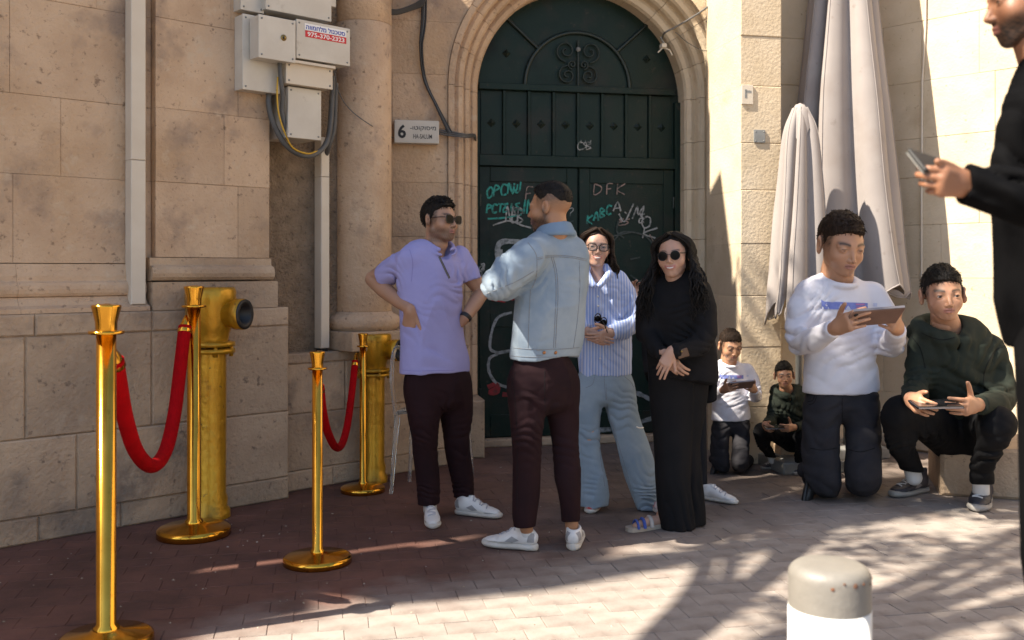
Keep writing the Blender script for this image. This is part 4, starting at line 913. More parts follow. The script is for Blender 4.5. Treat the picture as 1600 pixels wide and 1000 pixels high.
def setcol(me, cols):
    a = me.color_attributes.new('Col', 'FLOAT_COLOR', 'POINT'); c = np.ones((len(me.vertices), 4), np.float32); c[:, :3] = cols; a.data.foreach_set('color', c.ravel())
def sst(x, a, b): t = np.clip((x-a)/(b-a), 0, 1); return t*t*(3-2*t)
def rot_head(yaw, pitch, roll=0.):
    """local: x person's left, -y face, z up.  yaw>0 turns the face to picture right, pitch>0 looks down"""
    return np.array(Matrix.Rotation(yaw, 3, 'Z') @ Matrix.Rotation(pitch, 3, 'X') @ Matrix.Rotation(roll, 3, 'Y'))
def head_mesh(sex='m', child=False, smile=0., eyeopen=.0037, vox=.0024, nw=.056):
    S = SDF(vox); c = child; f = .80 if sex == 'f' else (.70 if child else 1.)
    cz = .012 if c else 0.
    S.ell((0, .018, .032), (.075, .093, .083))
    S.ell((0, -.030, -.022+cz*.6), (.0625 if not c else .058, .064, .083-cz*.8), .03)
    for s in (-1, 1):
        S.cone([(s*.050*f, .000, -.058+cz, .020 if not c else .022), (s*.018, -.060, -.092+cz, .017)], .022)
        S.ell((s*(.040 if not c else .034), -.056, -.030), (.026, .026, .026), .025)
        S.cone([(s*.012, -.084 if sex == 'm' and not c else -.081, .021, .009 if sex == 'm' and not c else .0075), (s*.046, -.070, .018, .009 if sex == 'm' and not c else .0075)], .016)
    S.ell((0, -.070, -.094+cz), (.02*f+.002, .018, .017), .022)
    S.ell((0, -.074, -.062+cz*.6), (.030, .021, .024), .018)
    for s in (-1, 1): S.ell((s*.033, -.100, .003), (.0185, .018, .0125), .010, 's')
    nl = .82 if (c or sex == 'f') else 1.
    S.cone([(0, -.085, .010, .0065), (0, -.098, -.012, .0075), (0, -.1075*(.985 if c else 1), -.029, .0100*nl)], .011)
    for s in (-1, 1): S.ell((s*.0112*nl, -.0960, -.0345), (.0078, .010, .0072), .006)
    zl = -.0605+cz*.6; w = .019+.009*smile+(.002 if c else 0); up = .007*smile
    S.cone([(-w, -.087, zl+.001+up, .0035), (-w*.4, -.0955, zl+.0035, .0052), (0, -.0965, zl+.0025, .005), (w*.4, -.0955, zl+.0035, .0052), (w, -.087, zl+.001+up, .0035)], .004)
    S.cone([(-w*.8, -.088, zl-.005+up, .0035), (-w*.3, -.0945, zl-.0085, .0062), (w*.3, -.0945, zl-.0085, .0062), (w*.8, -.088, zl-.005+up, .0035)], .004)
    for s in (-1, 1):
        S.ell((s*.033, -.0755, .003), (.0155, .0145, .0135), .005)
        if eyeopen > 0: S.ell((s*.033, -.094, .002), (.0132, .014, eyeopen), .002, 's')
        e = math.radians(18 if not c else 34)*s; R = Matrix.Rotation(-e, 3, 'Z') @ Matrix.Rotation(.2, 3, 'X')
        S.ell((s*(.0795 if not c else .084), .014 if not c else .008, -.004), (.0095 if not c else .011, .0195, .032 if not c else .036), .007, R=R); S.ell((s*(.0895 if not c else .095), .008 if not c else .001, -.001), (.007, .0105, .019), .005, 's')
    S.cone([(0, .018, -.055, nw*.97), (0, .022, -.105, nw*.98), (0, .020, -.122, nw*1.0), (0, .018, -.128, nw*1.0)], .02)
    v, q = S.build(1); return v, q
def skin_cols(v, tone, lips=(.42, .16, .13), beard=0., beardcol=(.05, .035, .028), brow=(.02, .013, .01), fade=0., child=False, smile=0., shave_top=.06, browth=1., mouthline=1.):
    x, y, z = v[:, 0], v[:, 1], v[:, 2]; cz = .012 if child else 0.
    c = np.tile(np.array(tone), (len(v), 1)); c *= (1+.045*noise3(x, y, z, 60, 3)+.03*noise3(x, y, z, 300, 4))[:, None]
    front = sst(-y, .02, .05)
    ch = np.exp(-(((np.abs(x)-.042)/.022)**2+((z+.03)/.022)**2))*front; c = c*(1-.12*ch[:, None])+ch[:, None]*.12*np.array([tone[0]*1.1, tone[1]*.7, tone[2]*.6])
    zl = -.0605+cz*.6; w = .019+.009*smile+(.002 if child else 0); up = .007*smile*np.clip(np.abs(x)/w, 0, 1)**2
    lp = sst(-y, .082, .087)*np.clip(1.2-np.abs((z-zl+.002-up)/.0105)**3, 0, 1)*np.clip(1.4-(np.abs(x)/(w+.002))**3, 0, 1)
    if beard:
        b = sst(-z, .028-.0+.0, .062)*sst(-y, -.035, .0)*(1-sst(-z, .108, .135)); ms = np.exp(-((z+.047)/.008)**2)*np.exp(-(x/.026)**4)*sst(-y, .07, .085)
        sd = sst(-z, -.012, .03)*np.exp(-((y-.0)/.016)**2)*sst(np.abs(x), .05, .06)
        b = np.clip(np.maximum(np.maximum(b, ms), sd), 0, 1)*beard*(.85+.25*noise3(x, y, z, 900, 8)); b = b*(1-.8*np.clip(lp, 0, 1))
        b = b*(1-.75*np.exp(-(((np.abs(x)-.04)/.02)**2+((z+.03)/.018)**2)))
        b = np.clip(b, 0, 1)[:, None]; c = c*(1-b)+b*np.array(beardcol)
    lp = np.clip(lp, 0, 1)[:, None]; c = c*(1-lp)+lp*np.array(lips)
    ml = sst(-y, .083, .088)*np.exp(-((z-zl+.0022-up)/.0016)**2)*(np.abs(x) < w)*mouthline; c = c*(1-.75*ml[:, None])
    ax_ = np.abs(x); bz = .0235+.004*np.sin(np.clip((ax_-.014)/.036, 0, 1)*2.6)-.12*np.clip(ax_-.044, 0, 1)
    bm = np.exp(-((z-bz)/(.0042*browth))**2)*sst(ax_, .010, .016)*(1-sst(ax_, .048, .056))*sst(-y, .05, .06); c = c*(1-.9*bm[:, None])+.9*bm[:, None]*np.array(brow)
    ey = np.exp(-(((ax_-.033)/.017)**2+((z-.001)/.010)**2))*sst(-y, .06, .07); c = c*(1-(.08 if child else .2)*ey[:, None])
    lash = np.exp(-((z-.0072)/.0016)**2)*np.exp(-((ax_-.033)/.012)**4)*sst(-y, .082, .086); c = c*(1-.75*lash[:, None])
    if fade:
        zz = z+.35*np.clip(-y-.02, 0, 1)*0; hl = sst(z, -.035, shave_top)*sst(y, -.048, -.03); nose = (np.abs(x) > .083) & (np.abs(y-.012) < .02); hl = hl*(~nose)
        hl = np.clip(hl*fade*(.8+.3*noise3(x, y, z, 700, 5)), 0, .92)[:, None]; c = c*(1-hl)+hl*np.array(beardcol)
    return np.clip(c, 0, 1)
def short_hair(th=.006, top=.014, front=.072, seed=1, rough=.003, side=0., vox=.0027, fringe=0., low=0.):
    S = SDF(vox); S.ell((0, .020, .034), (.0750+th*.75, .0945+th*.8, .084+top)); S.ell((0, -.022, .060), (.057+th*.5, .055+th*.6, .046+top), .025)
    hy = np.array([-.13, -.085, -.066, -.050, -.040, -.024, -.012, -.002, .012, .026, .040, .075, .13])
    hz = np.array([front+.02, front+.004, front-.002, front-.012, .046, .030, -.012, -.018, .020, .026, -.016-low, -.052-low, -.064-low])+side
    S.disp.append(lambda X, Y, Z_: rough*(noise3(X, Y, Z_*.6, 330, seed)+.9*noise3(X, Y, Z_, 130, seed+1)+.8*noise3(X*1.4, Y*.5, Z_*.5, 190, seed+2))*np.clip((Z_-.0)/.06, .25, 1))
    def cutd(X, Y, Z_):
        jag = .0075*noise3(X*2, Y*1.2, Z_*.2, 120, seed+6); zl = np.interp(Y, hy, hz)+jag-fringe*np.exp(-((Y+.088)/.03)**2)*(.5+.9*noise3(X*3, Y*.2, 0*Z_, 45, seed+4)); e = Z_-zl
        return -np.maximum(-e, 0)*1.6-(th*.8+.0015)*np.exp(-np.maximum(e, 0)/.016)*np.where(Y < -.06, .4, 1.)
    S.disp.append(cutd)
    return S.build(1)
def strands(parent, v, R, sc, c, mat, n=700, seed=1, ln=.016, r=.0016):
    """short tapering strands standing on the hair cap"""
    rr = np.random.RandomState(seed); ok = np.nonzero(np.linalg.norm((v-np.array([0, .02, .02]))/np.array([.075, .094, .084]), axis=1) > .97)[0]
    mb = MB()
    for i in rr.choice(ok, min(n, len(ok)), False):
        p = v[i]; nn = nrm((p-np.array([0, .02, .0]))/np.array([.075, .094, .09])**1.3); t = np.array([.0, -.9, -.25]) if p[2] > .07 else np.array([0, -.25 if p[1] < .0 else .2, -1.])
        t = t+rr.normal(size=3)*.28; d = nrm(nn*(.20 if p[2] > .07 else .10)+nrm(t)*.9); l = ln*(.6+.7*rr.rand())*(1. if p[2] > .06 else .55)
        q = [p-nn*.002, p+d*l*.5+nn*.0015, p+d*l-nn*l*.12]; mb.tube(tf(np.array(q), R, sc, c), [r*sc, r*.8*sc, r*.15*sc], 4, False)
    return mb.build('strands', mat, parent)
def tf(v, R, sc, c): return np.asarray(c)+sc*(v @ np.asarray(R).T)
def eyes(parent, R, sc, c, gaze=(0, 0), iris=(.05, .025, .012)):
    for s in (-1, 1):
        n, m = 14, 20; vv = []; 
        for i in range(n+1):
            th = math.pi*i/n
            for j in range(m): a = 2*math.pi*j/m; vv.append((math.sin(th)*math.cos(a), -math.cos(th), math.sin(th)*math.sin(a)))
        v = np.array(vv); q = np.array([(i*m+j, i*m+(j+1) % m, (i+1)*m+(j+1) % m, (i+1)*m+j) for i in range(n) for j in range(m)])
        g = nrm((gaze[0], -1, gaze[1])); dt = v @ g; col = np.full((len(v), 3), .30); col[:, 1] *= .96; col[:, 2] *= .92
        col[dt > math.cos(.72)] = iris; col[dt > math.cos(.34)] = (.004, .004, .004)
        w = tf(v*.0128+np.array([s*.033, -.0748, .002]), R, sc, c); me = mesh_np('eye', w, q); setcol(me, col); link('eye', me, EYE, parent)
def glasses(parent, R, sc, c, kind='wayfarer', lens=None):
    t = bpy.data.objects.new('glasses', None); mbf = MB(); g = None
    o = None
    for s in (-1, 1):
        out = []
        for a in np.linspace(0, 2*math.pi, 28, endpoint=False):
            ca, sa = math.cos(a), math.sin(a)
            if kind == 'round': x, z = .0245*ca, .0235*sa
            else:
                p = 3.2; x = .0265*np.sign(ca)*abs(ca)**(2/p); z = (.0205 if sa > 0 else .0215)*np.sign(sa)*abs(sa)**(2/p); z += .004*(ca*s)*(sa > 0)
            out.append((s*.0335+x, -.1055+.25*abs(x+s*.0335)**1.6*1.6, .000+z))
        o3 = np.array(out); r = .0016 if kind == 'round' else .0026
        if lens is not None:
            mb = MB(); cen = o3.mean(0); w = tf(np.vstack([o3, cen[None]+[0, -.002, 0]]), R, sc, c); mb.add(w, [(i, (i+1) % 28, 28) for i in range(28)], True); mb.add(w+np.array(R) @ np.array([0, .002*sc, 0]), [((i+1) % 28, i, 28) for i in range(28)], True)
            out_l = (mb, s)
        w = tf(np.vstack([o3, o3[:2]]), R, sc, c); mbf.tube(w, r*sc, 6, False)
        mbf.tube(tf(np.array([(s*.060, -.094, .010), (s*.072, -.075, .010), (s*.078, -.02, .008), (s*.079, .008, .004)]), R, sc, c), [.0028*sc, .0026*sc, .002*sc, .002*sc], 6)
        if lens is not None:
            if g is None: g = []
            g.append(out_l[0])
    mbf.tube(tf(np.array([(-.010, -.1065, .006), (0, -.109, .008), (.010, -.1065, .006)]), R, sc, c), .0018*sc, 6)
    fr = mbf.build('glasses', FRAME, parent)
    for mb in g or []: mb.build('lens', lens, fr)
    return fr
def orient(fwd, up):
    """hand frame columns: forward, thumb side, dorsal"""
    f = nrm(fwd); u = np.asarray(up, float); u = nrm(u-f*u.dot(f)); return f, u
def hand_sdf(S, w, fwd, thumb, palm, sc=1., curl=(.5, .5, .5, .5), tcurl=.3, spread=.06, tdir=None, k=.006, fl=1.):
    """w wrist, fwd towards fingers, thumb = side the thumb leaves, palm = palm normal; fingers bend towards palm"""
    f = nrm(fwd); t = np.asarray(thumb, float); t = nrm(t-f*t.dot(f)); p = np.asarray(palm, float); p = nrm(p-f*p.dot(f)-t*p.dot(t))
    W = np.asarray(w, float)
    def L(x, y, z): return W+sc*(f*x+t*y-p*z)
    def row(a, r): return (*a, r*sc)
    S.cone([row(L(-.012, 0, 0), .023), row(L(.02, .002, 0), .024)], k*2)
    for y0, y1, r in ((.022, .028, .0135), (.007, .009, .0135), (-.008, -.010, .013), (-.021, -.027, .012)):
        S.cone([row(L(.018, y0*.8, .002), .016), row(L(.088 if abs(y1) < .02 else .082, y1, .003), r)], k*2.5)
    base = [(.088, .029, .003), (.092, .010, .004), (.087, -.010, .003), (.078, -.027, .001)]; ln = [(.040, .024, .019), (.044, .028, .020), (.040, .026, .019), (.031, .019, .017)]; rd = [.0092, .0095, .0090, .0080]
    for i in range(4):
        a = np.array(base[i]); ang = 0.; pts = [row(L(*a), rd[i]*1.05)]; sp = (1.5-i)*spread
        for j, l in enumerate(ln[i]):
            ang += curl[i]*(1.0, 1.25, .8)[j]; d = np.array([math.cos(ang)*math.cos(sp), math.sin(sp)*math.cos(ang)*.9, -math.sin(ang)]); a = a+d*l*fl; pts.append(row(L(*a), rd[i]*(1-.07*(j+1))))
        S.cone(pts, k*.55)
    td = nrm(tdir if tdir is not None else (.62, .72, -.30)); a = np.array([.022, .026, -.006]); pts = [row(L(.012, .014, -.004), .016), row(L(*a), .0135)]
    b2 = nrm(td+np.array([.45, -.35, -.15])*tcurl*2)
    a = a+td*.036; pts.append(row(L(*a), .0112)); a = a+(td+b2)/np.linalg.norm(td+b2)*.030; pts.append(row(L(*a), .0102)); a = a+b2*.024; pts.append(row(L(*a), .0085))
    S.cone(pts, k*1.2)
def join_np(parts):
    V_, Q_, b = [], [], 0
    for v, q in parts: V_.append(v); Q_.append(q+b); b += len(v)
    return np.vstack(V_), np.vstack(Q_)
def body_obj(parent, head, extra, tone, name='body', colf=None):
    """head=(v,q,cols) in world; extra list of (v,q) plain skin"""
    v, q = head[0], head[1]; cols = head[2]; parts = [(v, q)]; cs = [cols]
    for ev, eq in extra:
        parts.append((ev, eq)); n = 1+.07*noise3(ev[:, 0], ev[:, 1], ev[:, 2], 45, 6); cs.append(np.array(tone)[None]*n[:, None])
    V_, Q_ = join_np(parts); me = mesh_np(name, V_, Q_); setcol(me, np.clip(np.vstack(cs), 0, 1)); return link(name, me, SKIN, parent)
def garment(name, S, mat, parent, smooth=1, bvh=False):
    v, q = S.build(smooth); me = mesh_np(name, v, q); t = BVHTree.FromPolygons([V(x) for x in v], [tuple(map(int, x)) for x in q]) if bvh else None
    o = link(name, me, mat, parent); return (o, t) if bvh else o
CAMP = Vector((0, 0, CAMH))
def hit(bvh, px, py, off=.0015):
    d = V(P(px, py, 1.)-np.array([0, 0, CAMH])).normalized(); r = bvh.ray_cast(CAMP, d)
    if r[0] is None: return None
    n = r[1] if r[1].dot(d) < 0 else -r[1]
    return np.array(r[0]+n*off), np.array(n)
def seam(bvh, pts, r, mat, parent, name='seam', sub=5, off=.0, flat=None):
    q = [hit(bvh, x, y, off) for x, y in (crom(pts, sub) if len(pts) > 2 else np.linspace(pts[0], pts[1], sub+1))]; q = [a[0] for a in q if a is not None]
    if len(q) < 2: return None
    mb = MB(); mb.tube(q, r, 6); return mb.build(name, mat, parent)
def patch(bvh, rows, mat, parent, name='print', off=.002):
    """grid of pixel points projected onto cloth"""
    g = [[hit(bvh, x, y, off) for x, y in r] for r in rows]
    if any(a is None for r in g for a in r): return None
    n = len(g[0]); vv = [a[0] for r in g for a in r]; mb = MB(); mb.add(vv, [(i*n+j, (i+1)*n+j, (i+1)*n+j+1, i*n+j+1) for i in range(len(g)-1) for j in range(n-1)], True); return mb.build(name, mat, parent)
def shoe(parent, heel, dirv, L=.285, upper=None, sole=None, lace=None, high=0., tongue=None, accent=None, width=1., lift=0., soleh=.03, vox=.0042, up=Z, nl=5):
    """heel ground point, toe direction"""
    d = np.asarray(dirv, float); upv = nrm(np.asarray(up, float)); d = nrm(d-upv*d.dot(upv)); s = np.cross(upv, d); k = L/.285; Rm = np.stack([d, s, upv], 1); o = np.asarray(heel, float)+upv*lift
    def W(v): return o+(v*k) @ Rm.T
    w = width
    S = SDF(vox); n = [(.012, 0, .018, .020*w, .02), (.03, 0, .018, .033*w, .02), (.09, 0, .018, .036*w, .02), (.15, .004, .018, .043*w, .02), (.21, .006, .018, .047*w, .02), (.255, .004, .02, .040*w, .02), (.275, .002, .022, .025*w, .018)]
    S.loft(n, (0, 1, 0), .005, 4); S.plane((0, 0, soleh), (0, 0, 1), .006); S.plane((0, 0, .0012), (0, 0, -1), .004)
    sv, sq = S.build(1); me = mesh_np('sole', W(sv), sq); so = link('sole', me, sole, parent)
    S = SDF(vox); n = [(.022, 0, .05, .028*w, .035), (.05, 0, .058, .034*w, .042), (.10, 0, .058, .035*w, .042), (.145, .003, .048, .040*w, .035), (.19, .005, .038, .043*w, .026), (.235, .004, .033, .038*w, .02), (.262, .002, .03, .024*w, .015)]
    S.loft(n, (0, 1, 0), .01, 4); S.cone([(.056, 0, .06, .033), (.062, 0, .095+high, .036+high*.1)], .02); S.loft([(.135, 0, .072, .016, .02), (.10, 0, .105+high*.6, .02, .012)], (0, 1, 0), .008, 3)
    S.plane((0, 0, soleh-.006), (0, 0, -1), .003); S.plane((.05, 0, .103+high), (-.25, 0, 1), .006); S.ell((.062, 0, .112+high), (.034, .027, .03), .006, 's')
    S.disp.append(lambda X, Y, Z_: .0012*np.sin(X*180)*np.exp(-((X-.2)/.03)**2))
    uv, uq = S.build(1); me = mesh_np('upper', W(uv), uq); uo = link('upper', me, upper, parent)
    if lace is not None:
        b = BVHTree.FromPolygons([V(x) for x in uv], [tuple(map(int, x)) for x in uq])
        for i in range(nl):
            x = .118+.020*i; pts = []
            for yy in np.linspace(-.022, .022, 7):
                r = b.ray_cast(Vector((x+(.006 if i % 2 else -.006)*yy/.022, yy, .3)), Vector((0, 0, -1)))
                if r[0]: pts.append(np.array(r[0])+np.array([0, 0, .002]))
            if len(pts) > 2: mb = MB(); mb.tube(W(np.array(pts)), .0038*k, 6); mb.build('lace', lace, uo)
    if accent is not None:
        b = BVHTree.FromPolygons([V(x) for x in uv], [tuple(map(int, x)) for x in uq])
        for sd in (-1, 1):
            for poly in ([(.085, .05), (.12, .068), (.155, .042), (.12, .036)], [(.012, .045), (.012, .085), (.035, .09), (.045, .045)], [(.19, .034), (.23, .036), (.255, .033), (.2, .03)]):
                vv = []; g = []
                for t in np.linspace(0, 1, 6):
                    for u in np.linspace(0, 1, 5):
                        a = np.array(poly, float); p = (a[0]*(1-t)+a[3]*t)*(1-u)+(a[1]*(1-t)+a[2]*t)*u; r = b.ray_cast(Vector((p[0], sd*.2, p[1])), Vector((0, -sd, 0)))
                        vv.append(None if r[0] is None else np.array(r[0])+np.array([0, sd*.0012, 0]))
                if any(x is None for x in vv): continue
                F = [(i*5+j, i*5+j+1, (i+1)*5+j+1, (i+1)*5+j) for i in range(5) for j in range(4)]; mb = MB(); mb.add(W(np.array(vv)), F, True); mb.build('overlay', accent, uo)
    return uo
def N_(D, *rows, ratio=.62, u=(1, 0, 0)):
    """rows (px,py,dD,halfwidth_px) -> loft nodes, half width as seen from the camera"""
    u = nrm(u); fx = abs(u[1]); out = []
    for px, py, dD, hw in rows:
        d = D+dD; a = hw/FPX*d/math.sqrt(u[0]**2+(ratio*fx)**2); out.append((*P(px, py, d), a, a*ratio))
    return out
def C_(D, *rows):
    return [(*P(px, py, D+dD), r/FPX*(D+dD)) for px, py, dD, r in rows]
# ------------------------------------------------------------------ people
HEADS = {}
def get_head(**k):
    key = tuple(sorted(k.items()))
    if key not in HEADS: HEADS[key] = head_mesh(**k)
    return HEADS[key]
def person(base, label, group=None): return thing('person', base, label, 'person', group)
def put_head(px, py, D, sc, yaw, pitch, roll=0., tone=(.42, .25, .17), hk=None, ck=None, hair=None, hairmat_=None, eye=True, gaze=(0, 0)):
    R = rot_head(math.radians(yaw), math.radians(pitch), math.radians(roll)); c = P(px, py, D); v, q = get_head(**(hk or {}))
    cols = skin_cols(v, tone, **(ck or {})); return R, sc, c, (tf(v, R, sc, c), q, cols)
def hair_on(parent, R, sc, c, mat, **k):
    sl_ = k.pop('sl', .016); v, q = short_hair(**k); me = mesh_np('hair', tf(v, R, sc, c), q); h = link('hair', me, mat, parent); strands(h, v, R, sc, c, mat, 900, k.get('seed', 1), sl_); return h
def ring(c, u, f, rx, ry, r, n=18, a0=0, a1=2*math.pi, up=Z, tilt=0., lift=0.):
    u = nrm(u); f = nrm(f); return [(*(np.asarray(c)+u*rx*math.cos(a)+f*ry*math.sin(a)+np.asarray(up)*(-tilt*math.sin(a)+lift)), r) for a in np.linspace(a0, a1, n)]
def core(lofts, u, s=.62, neck=None):
    S = SDF(.022)
    if neck is not None: S.cone([(*neck[0], .05*neck[1]), (*lofts[0][0][:3], .055*neck[1]), (*lofts[0][1][:3], .06*neck[1])], .02)
    for nd in lofts: S.loft([(x, y, z, a*s, b*s) for x, y, z, a, b in nd], u, .03, 2)
    return S.build(1)
DARKRED = cloth('burgundy_trousers', (.022, .009, .011), (.016, .007, .009)); BLACKC = cloth('black_cotton', (.008, .008, .009), (.012, .011, .012))
LILAC = cloth('lavender_polo_cotton', (.34, .33, .60), (.31, .30, .56), bs=520., bump=.35)
WHITE_L = mk('white_leather', (.72, .70, .68), .45, (.66, .63, .60), 12, .12, 60.); WHITE_S = mk('white_rubber', (.62, .58, .52), .6, (.5, .46, .4), 14, .1, 60.); GREY_L = mk('grey_suede', (.33, .32, .32), .7, (.28, .27, .27), 14, .2, 90.)
LACE = cloth('grey_white_lace', (.45, .44, .47)); CHAR = cloth('charcoal_cotton', (.030, .029, .033), (.022, .021, .025))

# ---- man in the lavender polo shirt
def man_polo():
    D = 5.45; u = np.array([.87, .5, 0]); f = np.array([.5, -.87, 0]); tone = (.40, .225, .145)
    t = person(G(700, 806), 'man in lavender polo shirt, dark trousers and sunglasses with hands on hips')
    R, sc, c, hd = put_head(687, 344, D-.02, 1.02, 52, 0, 2, tone, dict(nw=.060), dict(beard=.7, beardcol=(.035, .022, .017), lips=(.30, .12, .10), browth=1.2, fade=.9, shave_top=.0))
    eyes(t, R, sc, c); hair_on(t, R, sc, c, HAIR_B, th=.005, top=.014, front=.070, seed=3, rough=.002, side=.004)
    glasses(t, R, sc, c, 'wayfarer', LENS)
    torso = N_(D, (684, 394, .02, 32), (681, 402, .01, 42), (676, 416, 0, 49), (674, 445, -.01, 50), (674, 485, -.01, 48), (676, 530, 0, 49), (679, 572, 0, 52), (679, 590, 0, 52), ratio=.64, u=u)
    S = SDF(.0065); S.loft(torso, u, .03, 4)
    S.cone(C_(D, (647, 404, -.08, 18), (624, 413, -.02, 19.5), (598, 434, .06, 19.5), (594, 438, .07, 19.5)), .035)
    S.cone(C_(D, (718, 402, .10, 18), (732, 424, .12, 18), (739, 446, .12, 16.5), (740, 450, .12, 16.5)), .05)
    S.plane(P(601, 431, D+.05), P(583, 449, D+.15)-P(622, 410, D-.02), .004, .135); S.plane(P(736.5, 439, D+.12), P(742, 470, D+.1)-P(728, 410, D+.12), .004, .12)
    S.plane(P(679, 581, D), (0, 0, -1), .004)
    nc = P(687, 385, D-.02); S.cone([(*(nc+Z*.12), .066), (*(nc+Z*.0), .068), (*(nc+f*.05-Z*.03), .045), (*(nc+f*.085-Z*.06), .014)], .012, 's'); S.cone(ring(nc+Z*.012, u, f, .074, .076, .008, 26, math.pi*.66, math.pi*2.34, tilt=.035), .006); S.cone(ring(nc-Z*.008, u, f, .086, .092, .009, 26, math.pi*.62, math.pi*2.38, tilt=.042), .010)
    S.disp += [folds(11, .0055, 20.), creases(P(622, 432, D), (1, 0, .8), .10, .009, .04), creases(P(722, 440, D), (-1, 0, .8), .09, .009, .035, 2), creases(P(665, 540, D-.1), (.3, 0, 1), .16, .008, .06, 5), creases(P(650, 500, D-.1), (.6, 0, 1), .10, .009, .04, 6), creases(P(700, 470, D-.1), (-.6, 0, 1), .13, .0035, .05, 8)]
    sh, bv = garment('polo_shirt', S, LILAC, t, bvh=True)
    GREYZ = cloth('grey_placket', (.16, .15, .15)); seam(bv, [(686, 401), (693, 416), (702, 435)], .006, GREYZ, sh, 'placket', off=.001); seam(bv, [(687, 402), (694, 417), (702, 434)], .002, BLACKP, sh, 'zip', off=.006)
    SE = cloth('lilac_seam', (.27, .24, .52)); seam(bv, [(628, 578), (650, 579.5), (680, 579), (710, 578)], .0016, SE, sh, off=.0)
    seam(bv, [(640, 390), (645, 410), (643, 440)], .0016, SE, sh); 
    # trousers
    L1 = N_(D, (665, 578, -.02, 24), (662, 605, -.04, 29), (663, 645, -.07, 26.5), (664, 680, -.07, 21), (664, 710, -.05, 19), (668, 750, -.04, 18), (670, 776, -.04, 16.5), (670, 790, -.04, 16), ratio=.95, u=u)
    L2 = N_(D, (702, 578, .04, 24), (708, 605, .06, 29), (712, 645, .08, 26), (713, 680, .08, 20.5), (716, 710, .1, 19), (723, 750, .13, 17), (725, 776, .14, 15), (725, 786, .14, 14.5), ratio=.95, u=u)
    S = SDF(.0065); S.loft(L1, u, .03, 3); S.loft(L2, u, .03, 3); S.loft(N_(D, (680, 565, 0, 40), (682, 600, 0, 50), (685, 625, 0, 46), ratio=.66, u=u), u, .03, 3)
    S.disp += [folds(21, .004, 24.), creases(P(665, 690, D-.15), (0, .2, 1), .12, .006, .035, 3), creases(P(715, 690, D), (0, .2, 1), .12, .006, .035, 4), creases(P(669, 768, D-.1), (0, .2, 1), .09, .007, .026, 5), creases(P(724, 768, D+.1), (0, .2, 1), .09, .007, .026, 6), creases(P(686, 640, D-.1), (.7, 0, 1), .1, .006, .035, 7)]
    S.plane(P(670, 784, D), (0, 0, -1), .004); garment('trousers', S, DARKRED, t)
    # arms
    S = SDF(.0042); S.cone(C_(D, (638, 412, -.05, 12), (606, 427, .03, 15.5), (590, 433, .10, 14.5), (584, 436, .11, 13.5), (600, 452, .03, 13.2), (622, 470, -.06, 11), (638, 482, -.14, 8.6), (641, 486, -.15, 8.4)), .014)
    w = P(641, 485, D-.15); hand_sdf(S, w, (-.10, .30, -.85), (.85, -.25, -.25), (.45, .85, .1), 1., (.3, .32, .35, .4), .0, tdir=(.85, .50, .05))
    A1 = S.build(1)
    S = SDF(.0042); S.cone(C_(D, (720, 405, .12, 14), (738, 436, .14, 13.5), (752, 452, .16, 12), (753, 457, .15, 11.5), (742, 474, .08, 11.5), (729, 494, .0, 8.8), (722, 502, .02, 8.2)), .014)
    w = P(722, 502, D+.02); hand_sdf(S, w, (-.6, .5, -.5), (-.3, -.6, -.5), (-.6, -.3, .3), .95, (.3,)*4)
    A2 = S.build(1); body_obj(t, hd, [A1, A2, core([torso[2:-1], L1[1:], L2[1:]], u, .62, (c-Z*.07*sc, sc))], tone)
    mb = MB(); wc = P(728, 495, D+.0); d = nrm(P(722, 502, D+.02)-P(742, 474, D+.08)); mb.lathe(wc-d*.013, [(.030, 0), (.0335, .003), (.0335, .023), (.030, .026)], 20, d); mb.build('wristband', BLACKP, t)
    e = nrm(np.array([.08, -1, 0])); shoe(t, G(671, 808), G(677, 832)-G(671, 808), .275, WHITE_L, WHITE_S, LACE, accent=GREY_L)
    shoe(t, G(711, 803), G(783, 811)-G(711, 803), .285, WHITE_L, WHITE_S, LACE, accent=GREY_L)
    for pr in (C_(D, (671, 770, -.04, 11), (672, 794, -.04, 10)), C_(D, (724, 770, .12, 10), (723, 795, .10, 10))):
        S = SDF(.006); S.cone(pr, .01); garment('sock', S, SOCK, t)
man_polo()

